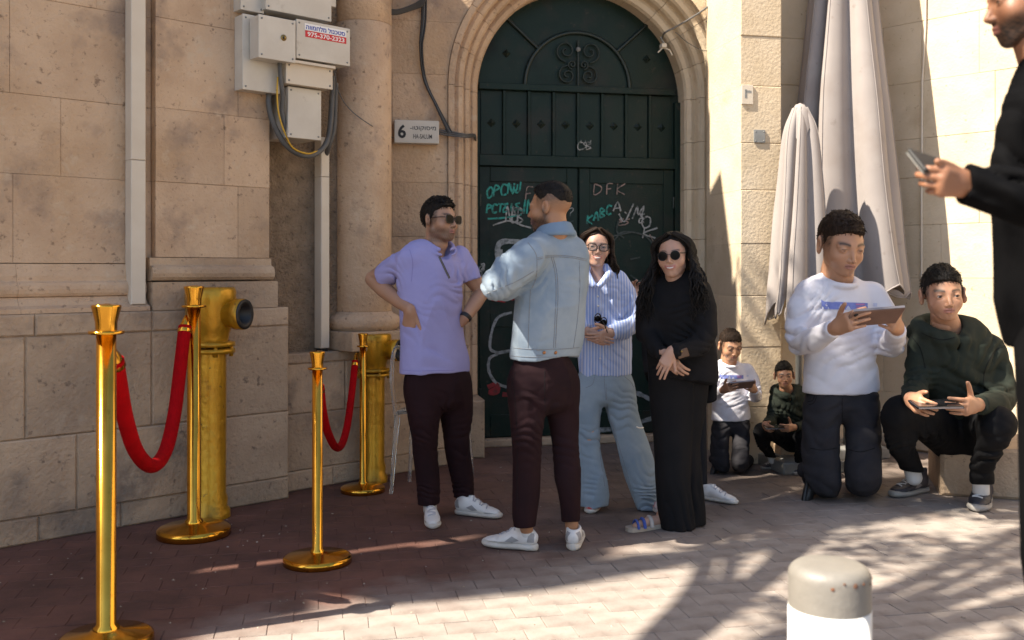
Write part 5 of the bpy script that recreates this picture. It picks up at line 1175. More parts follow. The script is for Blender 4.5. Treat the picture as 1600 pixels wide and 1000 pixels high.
# ---- man in the denim jacket
DENIM = cloth('light_denim', (.30, .36, .42), (.20, .265, .34), bs=700., bump=.5, scale=4., dots=[(3, .55, .75, (.42, .47, .50), .6)])
STITCH = cloth('denim_stitch', (.17, .21, .27), (.28, .27, .25), scale=120.); COPPER = mk('copper_button', (.35, .17, .08), .35, None, 5, .1, 60, metal=.9); DENIM_D = cloth('denim_collar', (.20, .28, .38), (.15, .22, .31), bs=700., bump=.5, scale=5.)
def man_denim():
    D = 4.85; u = np.array([-.87, -.5, 0]); f = np.array([-.5, .87, 0]); tone = (.36, .185, .10)
    t = person(G(850, 858), 'man seen from behind in a pale denim jacket and dark trousers')
    R, sc, c, hd = put_head(859, 324, D-.02, 1.03, -116, 4, 0, tone, dict(nw=.059), dict(beard=.95, beardcol=(.028, .018, .013), fade=.8, shave_top=.055))
    eyes(t, R, sc, c); hair_on(t, R, sc, c, HAIR_B, th=.0012, top=.006, front=.074, side=.014, sl=.006, seed=5, rough=.0012, low=-.06)
    torso = N_(D, (869, 372, .0, 36), (868, 382, 0, 45), (868, 396, 0, 51), (864, 430, 0, 56), (860, 470, 0, 57.5), (856, 520, 0, 58), (851, 548, 0, 55.5), (850, 566, 0, 55), ratio=.60, u=u)
    S = SDF(.0062); S.loft(torso, u, .03, 4)
    arm = C_(D, (842, 392, -.10, 26), (825, 402, -.16, 27), (796, 424, -.24, 25), (777, 442, -.29, 23), (774, 447, -.29, 22))
    S.cone(arm, .05); S.cone(C_(D, (775, 446, -.29, 21), (790, 446, -.12, 21), (818, 436, .12, 17)), .03)
    S.cone(C_(D, (897, 402, .06, 22), (900, 440, .14, 21), (896, 470, .24, 20), (850, 460, .32, 16)), .04)
    S.plane(P(850, 559, D), (0, 0, -1), .004)
    nc = P(868, 362, D+.01); S.cone(ring(nc, u, f, .080, .080, .013, 24, tilt=.0, lift=.0), .012); S.cone(ring(nc, u, f, .088, .092, .013, 24, tilt=.02, lift=-.02), .015)
    S.cone([(*(P(850, 556, D)+(np.array(p)-P(850, 556, D))), .007) for p in []] or C_(D, (851, 500, .0, 4), (851, 503, 0, 4)), .005)
    S.disp += [folds(31, .006, 18., (1, 1, .55)), creases(P(800, 440, D-.3), (.75, 0, .65), .13, .014, .045, 3), creases(P(842, 440, D-.2), (.8, 0, -.6), .10, .008, .035, 4), creases(P(850, 500, D-.15), (.3, 0, 1), .12, .003, .07, 5), creases(P(905, 440, D-.1), (.7, 0, .7), .1, .006, .04, 6), creases(P(778, 448, D-.3), (.4, 0, 1), .07, .007, .025, 8)]
    jk, bv = garment('denim_jacket', S, DENIM, t, bvh=True)
    S = SDF(.006); n2 = P(867, 362, D-.01)
    for lz, rr_, r_ in ((.028, .070, .012), (.014, .075, .013), (0, .081, .014), (-.016, .089, .014)): S.cone(ring(n2+Z*lz, u, f, rr_, rr_, r_, 26, tilt=.01), .012)
    garment('collar', S, DENIM_D, jk)
    for pts in ([(825, 379), (837, 396), (839, 415), (837, 436), (831, 450)], [(839, 403), (862, 399), (890, 400), (917, 405)], [(839, 405.5), (862, 401.5), (890, 402.5), (917, 407.5)], [(861, 401), (867, 425), (869, 460), (867, 500), (865, 543)], [(864, 401), (870, 425), (872, 460), (870, 500), (868, 543)], [(829, 452), (827, 490), (825, 543)], [(760, 459), (785, 449), (810, 438), (834, 424)], [(797, 543), (820, 545), (850, 546), (880, 545), (905, 543)], [(797, 556), (820, 557.5), (850, 558), (880, 557.5), (904, 556)], [(905, 408), (906, 450), (902, 500), (896, 543)]):
        seam(bv, pts, .0019, STITCH, jk, off=.0004)
    for px in (850, 868):
        h_ = hit(bv, px, 551, .0); 
        if h_: mb = MB(); mb.lathe(h_[0], [(0, .0), (.0085, .0), (.0085, .003), (.006, .005), (0, .005)], 14, h_[1]); mb.build('button', COPPER, jk)
    h_ = [(838, 547), (850, 546), (850, 556), (838, 556)]
    seam(bv, [(838, 547.5), (848, 547.5)], .0016, STITCH, jk, off=.001); seam(bv, [(838, 555), (848, 555)], .0016, STITCH, jk, off=.001)
    L1 = N_(D, (828, 570, -.05, 24), (823, 598, -.07, 32), (823, 640, -.08, 29), (823, 680, -.08, 24.5), (824, 715, -.06, 22.5), (823, 760, -.05, 20.5), (820, 798, -.05, 17.5), (820, 822, -.05, 15.5), ratio=.92, u=u)
    L2 = N_(D, (872, 570, .05, 22), (877, 598, .05, 30), (878, 640, .05, 26), (881, 680, .04, 21.5), (884, 715, .02, 20), (889, 760, .0, 18.5), (891, 795, .01, 16.5), (891, 815, .02, 15), ratio=.92, u=u)
    S = SDF(.0065); S.loft(L1, u, .03, 3); S.loft(L2, u, .03, 3); S.loft(N_(D, (850, 556, 0, 40), (850, 592, 0, 53), (851, 625, 0, 50), ratio=.72, u=u), u, .03, 3)
    S.disp += [folds(41, .005, 20.), creases(P(822, 690, D-.2), (.1, .2, 1), .14, .007, .045, 3), creases(P(880, 690, D-.1), (0, .2, 1), .14, .007, .045, 4), creases(P(821, 800, D-.2), (0, .2, 1), .08, .008, .024, 5), creases(P(890, 795, D-.1), (0, .2, 1), .08, .008, .024, 6), creases(P(828, 620, D-.2), (.8, 0, 1), .12, .008, .05, 7), creases(P(870, 640, D-.2), (-.7, 0, 1), .11, .007, .04, 9)]
    S.plane(P(820, 817, D), (0, 0, -1), .005); tr, bv2 = garment('trousers', S, DARKRED, t, bvh=True)
    for pts in ([(801, 590), (806, 640), (808, 690), (808, 750), (808, 800)], [(806, 580), (800, 600), (798, 625)], [(851, 580), (851, 610), (852, 640)]): seam(bv2, pts, .0016, BLACKC, tr, off=.0)
    S = SDF(.0045); S.cone(C_(D, (820, 800, -.05, 11), (824, 842, -.01, 10)), .01); A1 = S.build(1); S = SDF(.0045); S.cone(C_(D, (891, 795, .02, 11), (895, 838, .05, 10)), .01); A2 = S.build(1)
    S = SDF(.0045); w = P(845, 452, D+.34); S.cone(C_(D, (870, 462, .34, 10), (845, 452, .34, 9)), .01); hand_sdf(S, w, (-1, 0, .3), (0, 0, 1), (0, -1, 0), 1., (.5,)*4); A3 = S.build(1)
    S = SDF(.0045); w = P(826, 430, D+.2); S.cone(C_(D, (812, 438, .1, 10), (826, 430, .2, 9)), .01); hand_sdf(S, w, (.5, .6, .3), (0, 0, 1), (.6, -.6, 0), 1., (.5,)*4); A4 = S.build(1)
    body_obj(t, hd, [A1, A2, A3, A4, core([torso[2:-1], L1[1:], L2[1:]], u, .62, (c-Z*.07*sc, sc))], tone)
    shoe(t, G(841, 861), G(767, 853)-G(841, 861), .29, WHITE_L, WHITE_S, LACE, accent=GREY_L, soleh=.04, width=1.05)
    shoe(t, G(895, 862), np.array([.15, 1, 0]), .29, WHITE_L, WHITE_S, LACE, accent=GREY_L, soleh=.04, width=1.05)
    for pr in (C_(D, (823, 833, -.02, 11), (825, 850, -.01, 11)), C_(D, (895, 832, .05, 11), (896, 846, .06, 11))):
        S = SDF(.006); S.cone(pr, .01); garment('sock', S, SOCK, t)
man_denim()

def locks(parent, R, sc, c, mat, strands, r0=.008, name='hair', wave=.006, seed=1):
    """each strand: list of local head points; many wavy tapering locks as one mesh"""
    rr = random.Random(seed); mb = MB()
    for pts in strands:
        p = crom(pts, 7); ph = rr.uniform(0, 6.28); fr = rr.uniform(70, 110); n = len(p); out = []
        for i, q in enumerate(p):
            k = i/(n-1); a = wave*sst(np.array(k), .15, .6)
            out.append(q+np.array([a*math.sin(ph+fr*q[2]), a*math.cos(ph*1.7+fr*q[2]), 0]))
        rad = [r0*sc*(.75+.5*math.sin(math.pi*min(1, .15+i/(n-1)*.9)))*(1-.75*(i/(n-1))**2.5) for i in range(n)]
        mb.tube(tf(np.array(out), R, sc, c), rad, 6)
    return mb.build(name, mat, parent)
def long_hair(parent, R, sc, c, mat, length, seed, part=.0, wave=.006, n=120, fwd=0., front=True, vol=1., drape=0.):
    rr = random.Random(seed); S = SDF(.0034)
    S.ell((0, .022, .036), (.083*vol, .101, .093)); S.ell((0, .055, -.03), (.078*vol, .06, .10), .03)
    def cutd(X, Y, Z_): 
        fl = .088-.35*np.maximum(np.abs(X-part)-.004, 0)-1.2*np.maximum(np.abs(X)-.05, 0); k = np.maximum(np.minimum(fl-Z_, -.030-Y+.35*np.clip(np.abs(X)-.03, 0, .05)), 0); return -k*1.8
    S.disp += [cutd, lambda X, Y, Z_: .002*noise3(X, Y, Z_*.2, 260, seed)-.004*np.exp(-((X-part)/.004)**2)*(Z_ > .05)]
    v, q = S.build(1); me = mesh_np('hair', tf(v, R, sc, c), q); h = link('hair', me, mat, parent); st = []
    for i in range(n):
        s = rr.choice((-1, 1)); b = rr.random(); yb = -.045+.12*b; x0 = part+s*.01
        top = (x0, yb-.02, .122-.10*abs(yb-.01)); mid = (s*(.080+.008*rr.random())*vol, yb*.75-.005, .05+.02*rr.random()); sd = (s*(.088+.012*rr.random())*vol, yb*.7+.005, -.03)
        Lq = length*(.8+.25*rr.random()); x1 = s*(.075+.05*rr.random())*vol; y1 = yb*.6+.03-fwd*(1-b)
        pts = [top, mid, sd, (x1*(1+.3*drape), y1-.01-.075*drape, -.03-Lq*.45), (x1*(.98+.45*drape)+rr.uniform(-.025, .025), y1+rr.uniform(-.02, .02)-.125*drape, -.03-Lq)]; st.append([np.array(p) for p in pts])
    for i in range(n//2):
        x = rr.uniform(-.08, .08)*vol; pts = [(x*.4, .06, .115), (x*.9, .118, .05), (x, .122, -.05), (x*1.15, .115, -.05-length*.5), (x*1.1+rr.uniform(-.02, .02), .11, -.05-length*(.85+.25*rr.random()))]; st.append([np.array(p) for p in pts])
    locks(h, R, sc, c, mat, st, .0075, 'locks', wave, seed); return h

# ---- woman in the striped shirt
def stripe_mat():
    m = cloth('striped_shirt_cotton', (.33, .43, .74), (.30, .40, .71), bs=500.); n = m.node_tree.nodes; L = m.node_tree.links; b = n['Principled BSDF']; src = b.inputs['Base Color'].links[0].from_socket
    tc = n.new('ShaderNodeTexCoord'); sx = n.new('ShaderNodeSeparateXYZ'); L.new(tc.outputs['Object'], sx.inputs[0])
    def mth(op, a, v):
        q = n.new('ShaderNodeMath'); q.operation = op; L.new(a, q.inputs[0]); q.inputs[1].default_value = v; return q.outputs[0]
    s1 = mth('SINE', mth('MULTIPLY', sx.outputs[0], 6.283/.0165), 0); mr = n.new('ShaderNodeMapRange'); L.new(s1, mr.inputs[0]); mr.inputs[1].default_value = .2; mr.inputs[2].default_value = .6
    mx = n.new('ShaderNodeMix'); mx.data_type = 'RGBA'; L.new(mr.outputs[0], mx.inputs[0]); L.new(src, mx.inputs[6]); mx.inputs[7].default_value = (.60, .65, .80, 1); L.new(mx.outputs[2], b.inputs['Base Color']); return m
JEANS = cloth('pale_blue_jeans', (.30, .37, .44), (.22, .29, .36), bs=700., bump=.5, scale=4., dots=[(3.5, .55, .75, (.40, .45, .50), .6)])
def woman_stripes():
    D = 5.65; u = np.array([.97, .24, 0]); f = np.array([.24, -.97, 0]); tone = (.52, .31, .225)
    t = person(G(955, 803), 'smiling woman in blue striped shirt and pale wide jeans wearing glasses')
    R, sc, c, hd = put_head(931, 387, D-.03, .93, 3, 0, 3, tone, dict(sex='f', smile=1., nw=.046), dict(smile=1., lips=(.44, .18, .15), browth=.65, mouthline=0.))
    eyes(t, R, sc, c); glasses(t, R, sc, c, 'wayfarer', CLENS)
    mb = MB(); mb.tube(tf(np.array([(-.021, -.0900, -.0565), (-.011, -.0980, -.0618), (0, -.1003, -.0634), (.011, -.0980, -.0618), (.021, -.0900, -.0565)]), R, sc, c), .0036, 6); mb.build('teeth', TEETH, t)
    long_hair(t, R, sc, c, HAIR_BR, .24, 5, .006, .005, 150, fwd=.0, vol=1.06, drape=.25)
    torso = N_(D, (933, 426, .03, 26), (934, 433, .02, 36), (936, 445, 0, 43), (940, 490, 0, 44), (944, 540, 0, 44), (946, 575, 0, 42), (946, 592, 0, 41), ratio=.6, u=u)
    S = SDF(.006); S.loft(torso, u, .03, 4); S.cone(C_(D, (965, 440, .02, 16), (978, 458, .02, 16), (988, 490, .0, 15.5), (989, 505, -.03, 15), (975, 515, -.10, 14.5), (958, 519, -.15, 11.5)), .035)
    S.cone(C_(D, (903, 440, .0, 15), (895, 470, 0, 15), (892, 500, -.02, 15), (905, 512, -.10, 14), (916, 517, -.15, 11.5)), .035)
    S.plane(P(948, 585, D), (.0, 0, -1), .004); S.plane(P(955, 519.5, D-.155), P(945, 521, D-.18)-P(975, 515, D-.10), .003, .06); S.plane(P(917, 517.5, D-.15), P(930, 522, D-.18)-P(905, 512, D-.10), .003, .06)
    nc = P(933, 424, D-.02)
    S.cone([(*(nc+Z*.1), .058), (*(nc+Z*.0), .060), (*P(932, 432, D-.10), .045), (*P(934, 448, D-.15), .024), (*P(935, 458, D-.17), .006)], .01, 's')
    S.cone(C_(D, (918, 417, -.04, 4.5), (916, 425, -.10, 4.5), (927, 446, -.155, 3.2)), .008); S.cone(C_(D, (946, 417, -.04, 4.5), (952, 428, -.09, 5), (937, 446, -.15, 3.2)), .008); S.cone(ring(nc+Z*.02, u, f, .062, .060, .011, 20, math.pi*.95, math.pi*2.05), .01)
    S.disp += [folds(51, .0055, 22.), creases(P(985, 500, D-.1), (-.3, 0, 1), .12, .009, .03, 3), creases(P(972, 470, D-.1), (.8, 0, .5), .1, .007, .035, 4), creases(P(945, 560, D-.1), (1, 0, .15), .16, .006, .05, 5), creases(P(930, 490, D-.1), (.9, 0, .5), .11, .006, .04, 6)]
    sh, bv = garment('striped_shirt', S, stripe_mat(), t, bvh=True)
    for y in (463, 478, 494, 560): 
        h_ = hit(bv, 934+ (y-463)*.04, y, .0)
        if h_: mb = MB(); mb.lathe(h_[0], [(0, .0), (.006, .0), (.006, .002), (0, .003)], 12, h_[1]); mb.build('button', WHITEP, sh)
    seam(bv, [(939, 455), (941, 500), (943, 540), (944, 584)], .0014, WHITEP, sh, 'placket', off=-.0003)
    L1 = N_(D, (927, 578, -.02, 19), (923, 608, -.03, 24), (920, 650, -.04, 21.5), (921, 695, -.04, 20.5), (926, 745, -.03, 22), (928, 775, -.03, 22), (928, 793, -.03, 20), ratio=.9, u=u)
    L2 = N_(D, (959, 578, .02, 20), (966, 608, .02, 27), (973, 650, .0, 27), (989, 695, -.01, 25), (1003, 745, -.01, 24), (1012, 778, 0, 21), (1015, 798, 0, 18), ratio=.85, u=u)
    S = SDF(.0062); S.loft(L1, u, .03, 3); S.loft(L2, u, .03, 3); S.loft(N_(D, (945, 570, 0, 32), (946, 602, 0, 42), (947, 618, 0, 40), ratio=.68, u=u), u, .03, 3)
    S.disp += [folds(61, .0055, 19.), creases(P(998, 740, D-.2), (.45, 0, 1), .16, .010, .05, 3), creases(P(927, 775, D-.2), (0, .2, 1), .10, .013, .03, 4), creases(P(1014, 782, D-.1), (.1, .2, 1), .09, .013, .028, 5), creases(P(975, 640, D-.1), (.4, 0, 1), .12, .006, .05, 6), creases(P(922, 685, D-.1), (0, 0, 1), .1, .006, .035, 7)]
    S.plane(P(926, 789, D-.05), (0, 0, -1), .006, .16); S.plane(P(1015, 797, D-.05), (0, 0, -1), .006, .16)
    S.ell(P(917, 691, D-.16), (.055, .06, .016), .004, 's')
    je, bv2 = garment('jeans', S, JEANS, t, bvh=True)
    for pts in ([(947, 600), (950, 640), (965, 690), (980, 740), (992, 780)], [(930, 585), (926, 600), (915, 606)], [(975, 588), (985, 596), (990, 605)], [(944, 587), (945, 605), (947, 625)], [(936, 640), (937, 700), (945, 760)]): seam(bv2, pts, .0015, STITCH, je, off=.0)
    seam(bv2, [(994, 667), (1000, 669), (1006, 668)], .0045, WHITEP, je, 'frayed_patch', off=.0)
    S = SDF(.004); w1, w2 = P(954, 520, D-.16), P(918, 518, D-.16)
    S.cone(C_(D, (968, 516, -.12, 8.5), (954, 520, -.165, 7.5)), .01); hand_sdf(S, w1, P(930, 530, D-.22)-w1, (0, -.3, 1), (-.25, 1, -.1), .88, (.3, .35, .4, .45), .4)
    S.cone(C_(D, (904, 512, -.10, 8.5), (918, 518, -.165, 7.5)), .01); A1 = S.build(1)
    S = SDF(.004); hand_sdf(S, w2, P(940, 532, D-.19)-w2, (.1, -.2, 1), (.25, 1, 0), .88, (.25, .3, .35, .4), .4); A2 = S.build(1)
    S = SDF(.005); S.cone(C_(D, (921, 660, -.05, 15), (921, 700, -.05, 14.5)), .01); A3 = S.build(1)
    body_obj(t, hd, [A1, A2, A3, core([torso[2:-1], L1[1:], L2[1:]], u, .62, (c-Z*.07*sc, sc))], tone)
    RSN = mk('white_red_shoe', (.62, .58, .56), .5, (.42, .03, .03), 22, .05, 60); shoe(t, G(931, 788), np.array([-.25, -1, 0]), .25, RSN, WHITE_S, LACE); shoe(t, G(1012, 790), np.array([.25, -1, 0]), .25, RSN, WHITE_S, LACE)
    gl = thing('sunglasses', P(940, 505, D-.22), 'black sunglasses dangling from the striped shirt above clasped hands', 'sunglasses')
    for dx, dz, r in ((-4, 0, 8), (5, 6, 8)):
        c0 = P(938+dx, 498+dz, D-.185); mb = MB(); rr = r/FPX*D; mb.tube([c0+np.array([math.cos(a)*rr*.62, -.02*math.sin(a), math.sin(a)*rr]) for a in np.linspace(0, 6.283, 20)], .003, 6, False); mb.build('frame', FRAME, gl)
        mb = MB(); mb.lathe(c0, [(0, .0), (rr*.6, .001), (rr*.6, .002), (0, .003)], 16, (0.1, -1, 0)); mb.build('lens', LENS, gl)
    mb = MB(); mb.tube([P(936, 490, D-.19), P(945, 508, D-.2), P(949, 520, D-.2)], .003, 6); mb.build('temple', FRAME, gl)
woman_stripes()

# ---- woman in black
def woman_black():
    D = 5.3; u = np.array([.80, -.60, 0]); f = np.array([-.60, -.80, 0]); tone = (.46, .265, .185)
    t = person(G(1055, 826), 'woman dressed all in black with round sunglasses and long dark wavy hair')
    R, sc, c, hd = put_head(1052, 399, D-.05, 1.0, -22, 2, -4, tone, dict(sex='f', smile=1., nw=.05), dict(smile=1., lips=(.40, .15, .13), browth=.7, mouthline=0.))
    eyes(t, R, sc, c); glasses(t, R, sc, c, 'round', LENS)
    mb = MB(); mb.tube(tf(np.array([(-.021, -.0900, -.0565), (-.011, -.0980, -.0618), (0, -.1003, -.0634), (.011, -.0980, -.0618), (.021, -.0900, -.0565)]), R, sc, c), .0036, 6); mb.build('teeth', TEETH, t)
    long_hair(t, R, sc, c, HAIR_B, .30, 9, .004, .008, 230, fwd=.045, vol=1.08, drape=.8)
    torso = N_(D, (1058, 440, .03, 34), (1060, 450, .02, 43), (1061, 475, 0, 52), (1060, 515, 0, 52), (1062, 555, 0, 55), (1064, 590, 0, 55), (1068, 606, 0, 50), ratio=.75, u=u)
    S = SDF(.0065); S.loft(torso, u, .03, 4); S.cone(C_(D, (1090, 455, -.10, 20), (1099, 480, -.14, 20), (1101, 520, -.17, 19), (1092, 540, -.2, 18), (1066, 548, -.26, 13), (1055, 549, -.28, 11.5)), .03)
    S.cone(C_(D, (1025, 455, .0, 18), (1014, 480, -.02, 18), (1012, 520, -.06, 17), (1024, 545, -.15, 14), (1034, 552, -.2, 11)), .03)
    S.loft(N_(D, (1098, 560, .1, 16), (1103, 595, .12, 17), (1105, 624, .12, 14), ratio=.5, u=u), u, .02, 3)
    S.plane(P(1062, 592, D), (-.12, 0, -1), .01, .2)
    S.disp += [folds(71, .006, 20.), creases(P(1090, 530, D-.2), (.3, 0, 1), .13, .009, .04, 3), creases(P(1060, 480, D-.2), (.6, 0, .8), .13, .007, .05, 4), creases(P(1050, 575, D-.2), (1, 0, .2), .14, .007, .05, 5)]
    garment('black_top', S, BLACKC, t)
    L1 = N_(D, (1046, 580, -.02, 36), (1044, 630, -.03, 32), (1047, 690, -.04, 27), (1050, 750, -.05, 25), (1056, 800, -.05, 26), (1060, 830, -.05, 27), ratio=.9, u=u)
    L2 = N_(D, (1076, 580, .03, 35), (1078, 630, .03, 31), (1073, 690, .03, 25), (1075, 750, .03, 24), (1078, 800, .02, 24), (1079, 828, .02, 24), ratio=.9, u=u)
    S = SDF(.0065); S.loft(L1, u, .02, 3); S.loft(L2, u, .02, 3); S.disp += [folds(81, .008, 14., (1, 1, .25)), creases(P(1060, 800, D-.1), (1, .2, .1), .18, .008, .05, 3)]
    S.plane(P(1060, 823, D-.05), (0, 0, -1), .006); garment('wide_trousers', S, BLACKC, t)
    S = SDF(.0038); w = P(1049, 549, D-.29); S.cone(C_(D, (1066, 547, -.26, 8.5), (1049, 549, -.29, 8)), .01); hand_sdf(S, w, P(1037, 572, D-.30)-w, (.75, -.2, -.35), (.1, 1, .1), .84, (.2, .22, .28, .35), .05, spread=.07, tdir=(.8, .55, -.1)); A1 = S.build(1)
    S = SDF(.0038); w = P(1038, 553, D-.22); S.cone(C_(D, (1026, 546, -.16, 8.5), (1038, 553, -.22, 7.5)), .01); hand_sdf(S, w, (.6, -.1, -.7), (.5, -.3, .5), (.3, 1, 0), .93, (.3,)*4); A2 = S.build(1)
    S = SDF(.004); a = G(1040, 822); d = nrm(G(1000, 828)-a); S.cone([(*(a+d*.02+Z*.06), .034), (*(a+d*.03+Z*.035), .030), (*(a+d*.12+Z*.032), .028), (*(a+d*.19+Z*.022), .020)], .02); A3 = S.build(1)
    body_obj(t, hd, [A1, A2, A3, core([torso[2:-1], L1[1:], L2[1:]], u, .62, (c-Z*.07*sc, sc))], tone)
    sd = MB(); s_ = np.cross(Z, d); n = 20; vv = []
    SANDAL = mk('sandal_sole', (.42, .35, .28), .7, (.3, .25, .2), 12, .1, 60); SBLUE = cloth('blue_strap', (.07, .11, .36)); SWH = cloth('pale_strap', (.45, .40, .36))
    prof = [(.0, .03), (.06, .034), (.12, .038), (.19, .042), (.235, .032), (.25, .012)]; out = [a+d*x+s_*w for x, w in prof]+[a+d*x-s_*w for x, w in prof[::-1]]
    sd.add([p+Z*.001 for p in out]+[p+Z*.022 for p in out], [tuple(range(12))[::-1], tuple(range(12, 24))]+[(i, (i+1) % 12, 12+(i+1) % 12, 12+i) for i in range(12)]); so = sd.build('sandal', SANDAL, t, fix=True)
    for x, m, w in ((.105, SWH, .022), (.15, SBLUE, .017), (.19, SBLUE, .013)):
        mb = MB(); mb.tube([a+d*(x+.012*math.cos(q))+s_*.041*math.cos(q)+Z*(.016+.052*math.sin(q)*(1-x*1.6)) for q in np.linspace(0, math.pi, 12)], w*.55, 6); mb.build('strap', m, so)
    cl = thing('clutch', P(1064, 551, D-.33), 'small brown clutch held under the black sleeve', 'clutch'); mb = MB(); mb.obox(P(1067, 552, D-.31), [nrm((.9, -.2, .3)), nrm((.2, .95, 0)), nrm((-.3, 0, .95))], [.028, .008, .022]); mb.build('case', mk('brown_leather', (.12, .06, .03), .4, None, 5, .1, 60), cl, bevel=.004)
    mb = MB(); mb.lathe(P(1065, 549, D-.322), [(0, 0), (.006, 0), (.005, .004), (0, .005)], 10, (0, -1, 0)); mb.build('clasp', BRASSD, cl)
woman_black()

# ---- person mostly hidden behind the woman in black
def person_hidden():
    D = 6.05; u = np.array([1., 0, 0]); tone = (.50, .30, .22); GRY = cloth('grey_green_sleeve', (.10, .11, .10)); NAVY = cloth('dark_trousers', (.015, .015, .018))
    t = person(G(1075, 785), 'person hidden behind the woman in black, one hand raised, white shoe showing')
    R, sc, c, hd = put_head(1056, 410, D, .95, -25, 0, 0, tone, dict(sex='f', nw=.05), {})
    eyes(t, R, sc, c); long_hair(t, R, sc, c, HAIR_B, .12, 19, .0, .004, 60)
    torso = N_(D, (1056, 438, 0, 18), (1058, 455, 0, 34), (1058, 490, 0, 38), (1060, 540, 0, 36), (1062, 600, 0, 38), ratio=.6, u=u)
    S = SDF(.008); S.loft(torso, u, .03, 3); S.cone(C_(D, (1030, 462, 0, 13), (1016, 500, -.04, 12), (1012, 512, -.06, 11.5), (1004, 490, -.08, 8.5), (999, 478, -.08, 7.5)), .02); S.disp.append(folds(5, .004, 20.))
    S.cone(C_(D, (1085, 462, 0, 13), (1090, 510, 0, 12), (1085, 560, 0, 9)), .02); garment('top', S, GRY, t)
    L1 = N_(D, (1048, 590, 0, 22), (1050, 670, 0, 19), (1052, 770, 0, 15), ratio=.9, u=u); L2 = N_(D, (1075, 590, 0, 22), (1085, 660, 0, 19), (1090, 710, -.05, 15), (1094, 758, -.1, 11.5), ratio=.9, u=u)
    S = SDF(.008); S.loft(L1, u, .03); S.loft(L2, u, .03); S.disp.append(folds(6, .004, 20.)); garment('trousers', S, NAVY, t)
    S = SDF(.004); w = P(998, 474, D-.08); S.cone(C_(D, (1003, 488, -.08, 6.5), (998, 474, -.08, 6.2)), .01); hand_sdf(S, w, P(992, 440, D-.1)-w, (-.9, -.3, 0), (-.3, -1, 0), .95, (.35, .4, .5, .6), .4); A1 = S.build(1)
    S = SDF(.006); w = P(1084, 565, D); S.cone(C_(D, (1086, 555, 0, 7), (1084, 565, 0, 6.5)), .01); hand_sdf(S, w, (0, 0, -1), (-1, 0, 0), (0, 1, 0), .95); A2 = S.build(1)
    body_obj(t, hd, [A1, A2, core([torso[1:], L1, L2], u, .62, (c-Z*.07*sc, sc))], tone)
    shoe(t, G(1093, 779), G(1122, 784)-G(1093, 779), .25, WHITE_L, WHITE_S, LACE); shoe(t, G(1050, 776), np.array([-.2, -1, 0]), .25, WHITE_L, WHITE_S, LACE)
person_hidden()
# ---- boys with tablets
WHITE_T = cloth('white_cotton', (.70, .69, .74), (.64, .63, .69), bs=420.); GREENH = cloth('dark_green_fleece', (.020, .026, .020), (.027, .032, .025), bs=300., bump=.4); BLACKS = cloth('black_sweat_cotton', (.006, .006, .007), (.009, .009, .010))
NAVYL = mk('navy_leather', (.020, .022, .040), .5, (.03, .03, .035), 12, .15, 70.); GREYL = mk('grey_leather', (.22, .21, .21), .55, (.17, .16, .16), 12, .15, 70.); BLKSH = mk('black_shoe', (.012, .012, .013), .5, None, 9, .1, 60.); SOLEG = mk('grey_sole', (.36, .34, .31), .6, (.28, .26, .24), 14, .1, 60.)
TABC = mk('brown_tablet_case', (.20, .12, .095), .5, (.16, .095, .075), 9, .08, 70.); SCREEN = mk('tablet_glass', (.01, .01, .012), .08, None, 5, 0); STEEL = mk('tablet_edge', (.28, .26, .27), .35, None, 5, 0, metal=.7)
PRB = cloth('blue_shirt_print', (.16, .20, .50), (.22, .26, .56), scale=30.); PRL = cloth('pale_shirt_print', (.52, .55, .72)); PRP = cloth('pink_shirt_print', (.42, .20, .40))
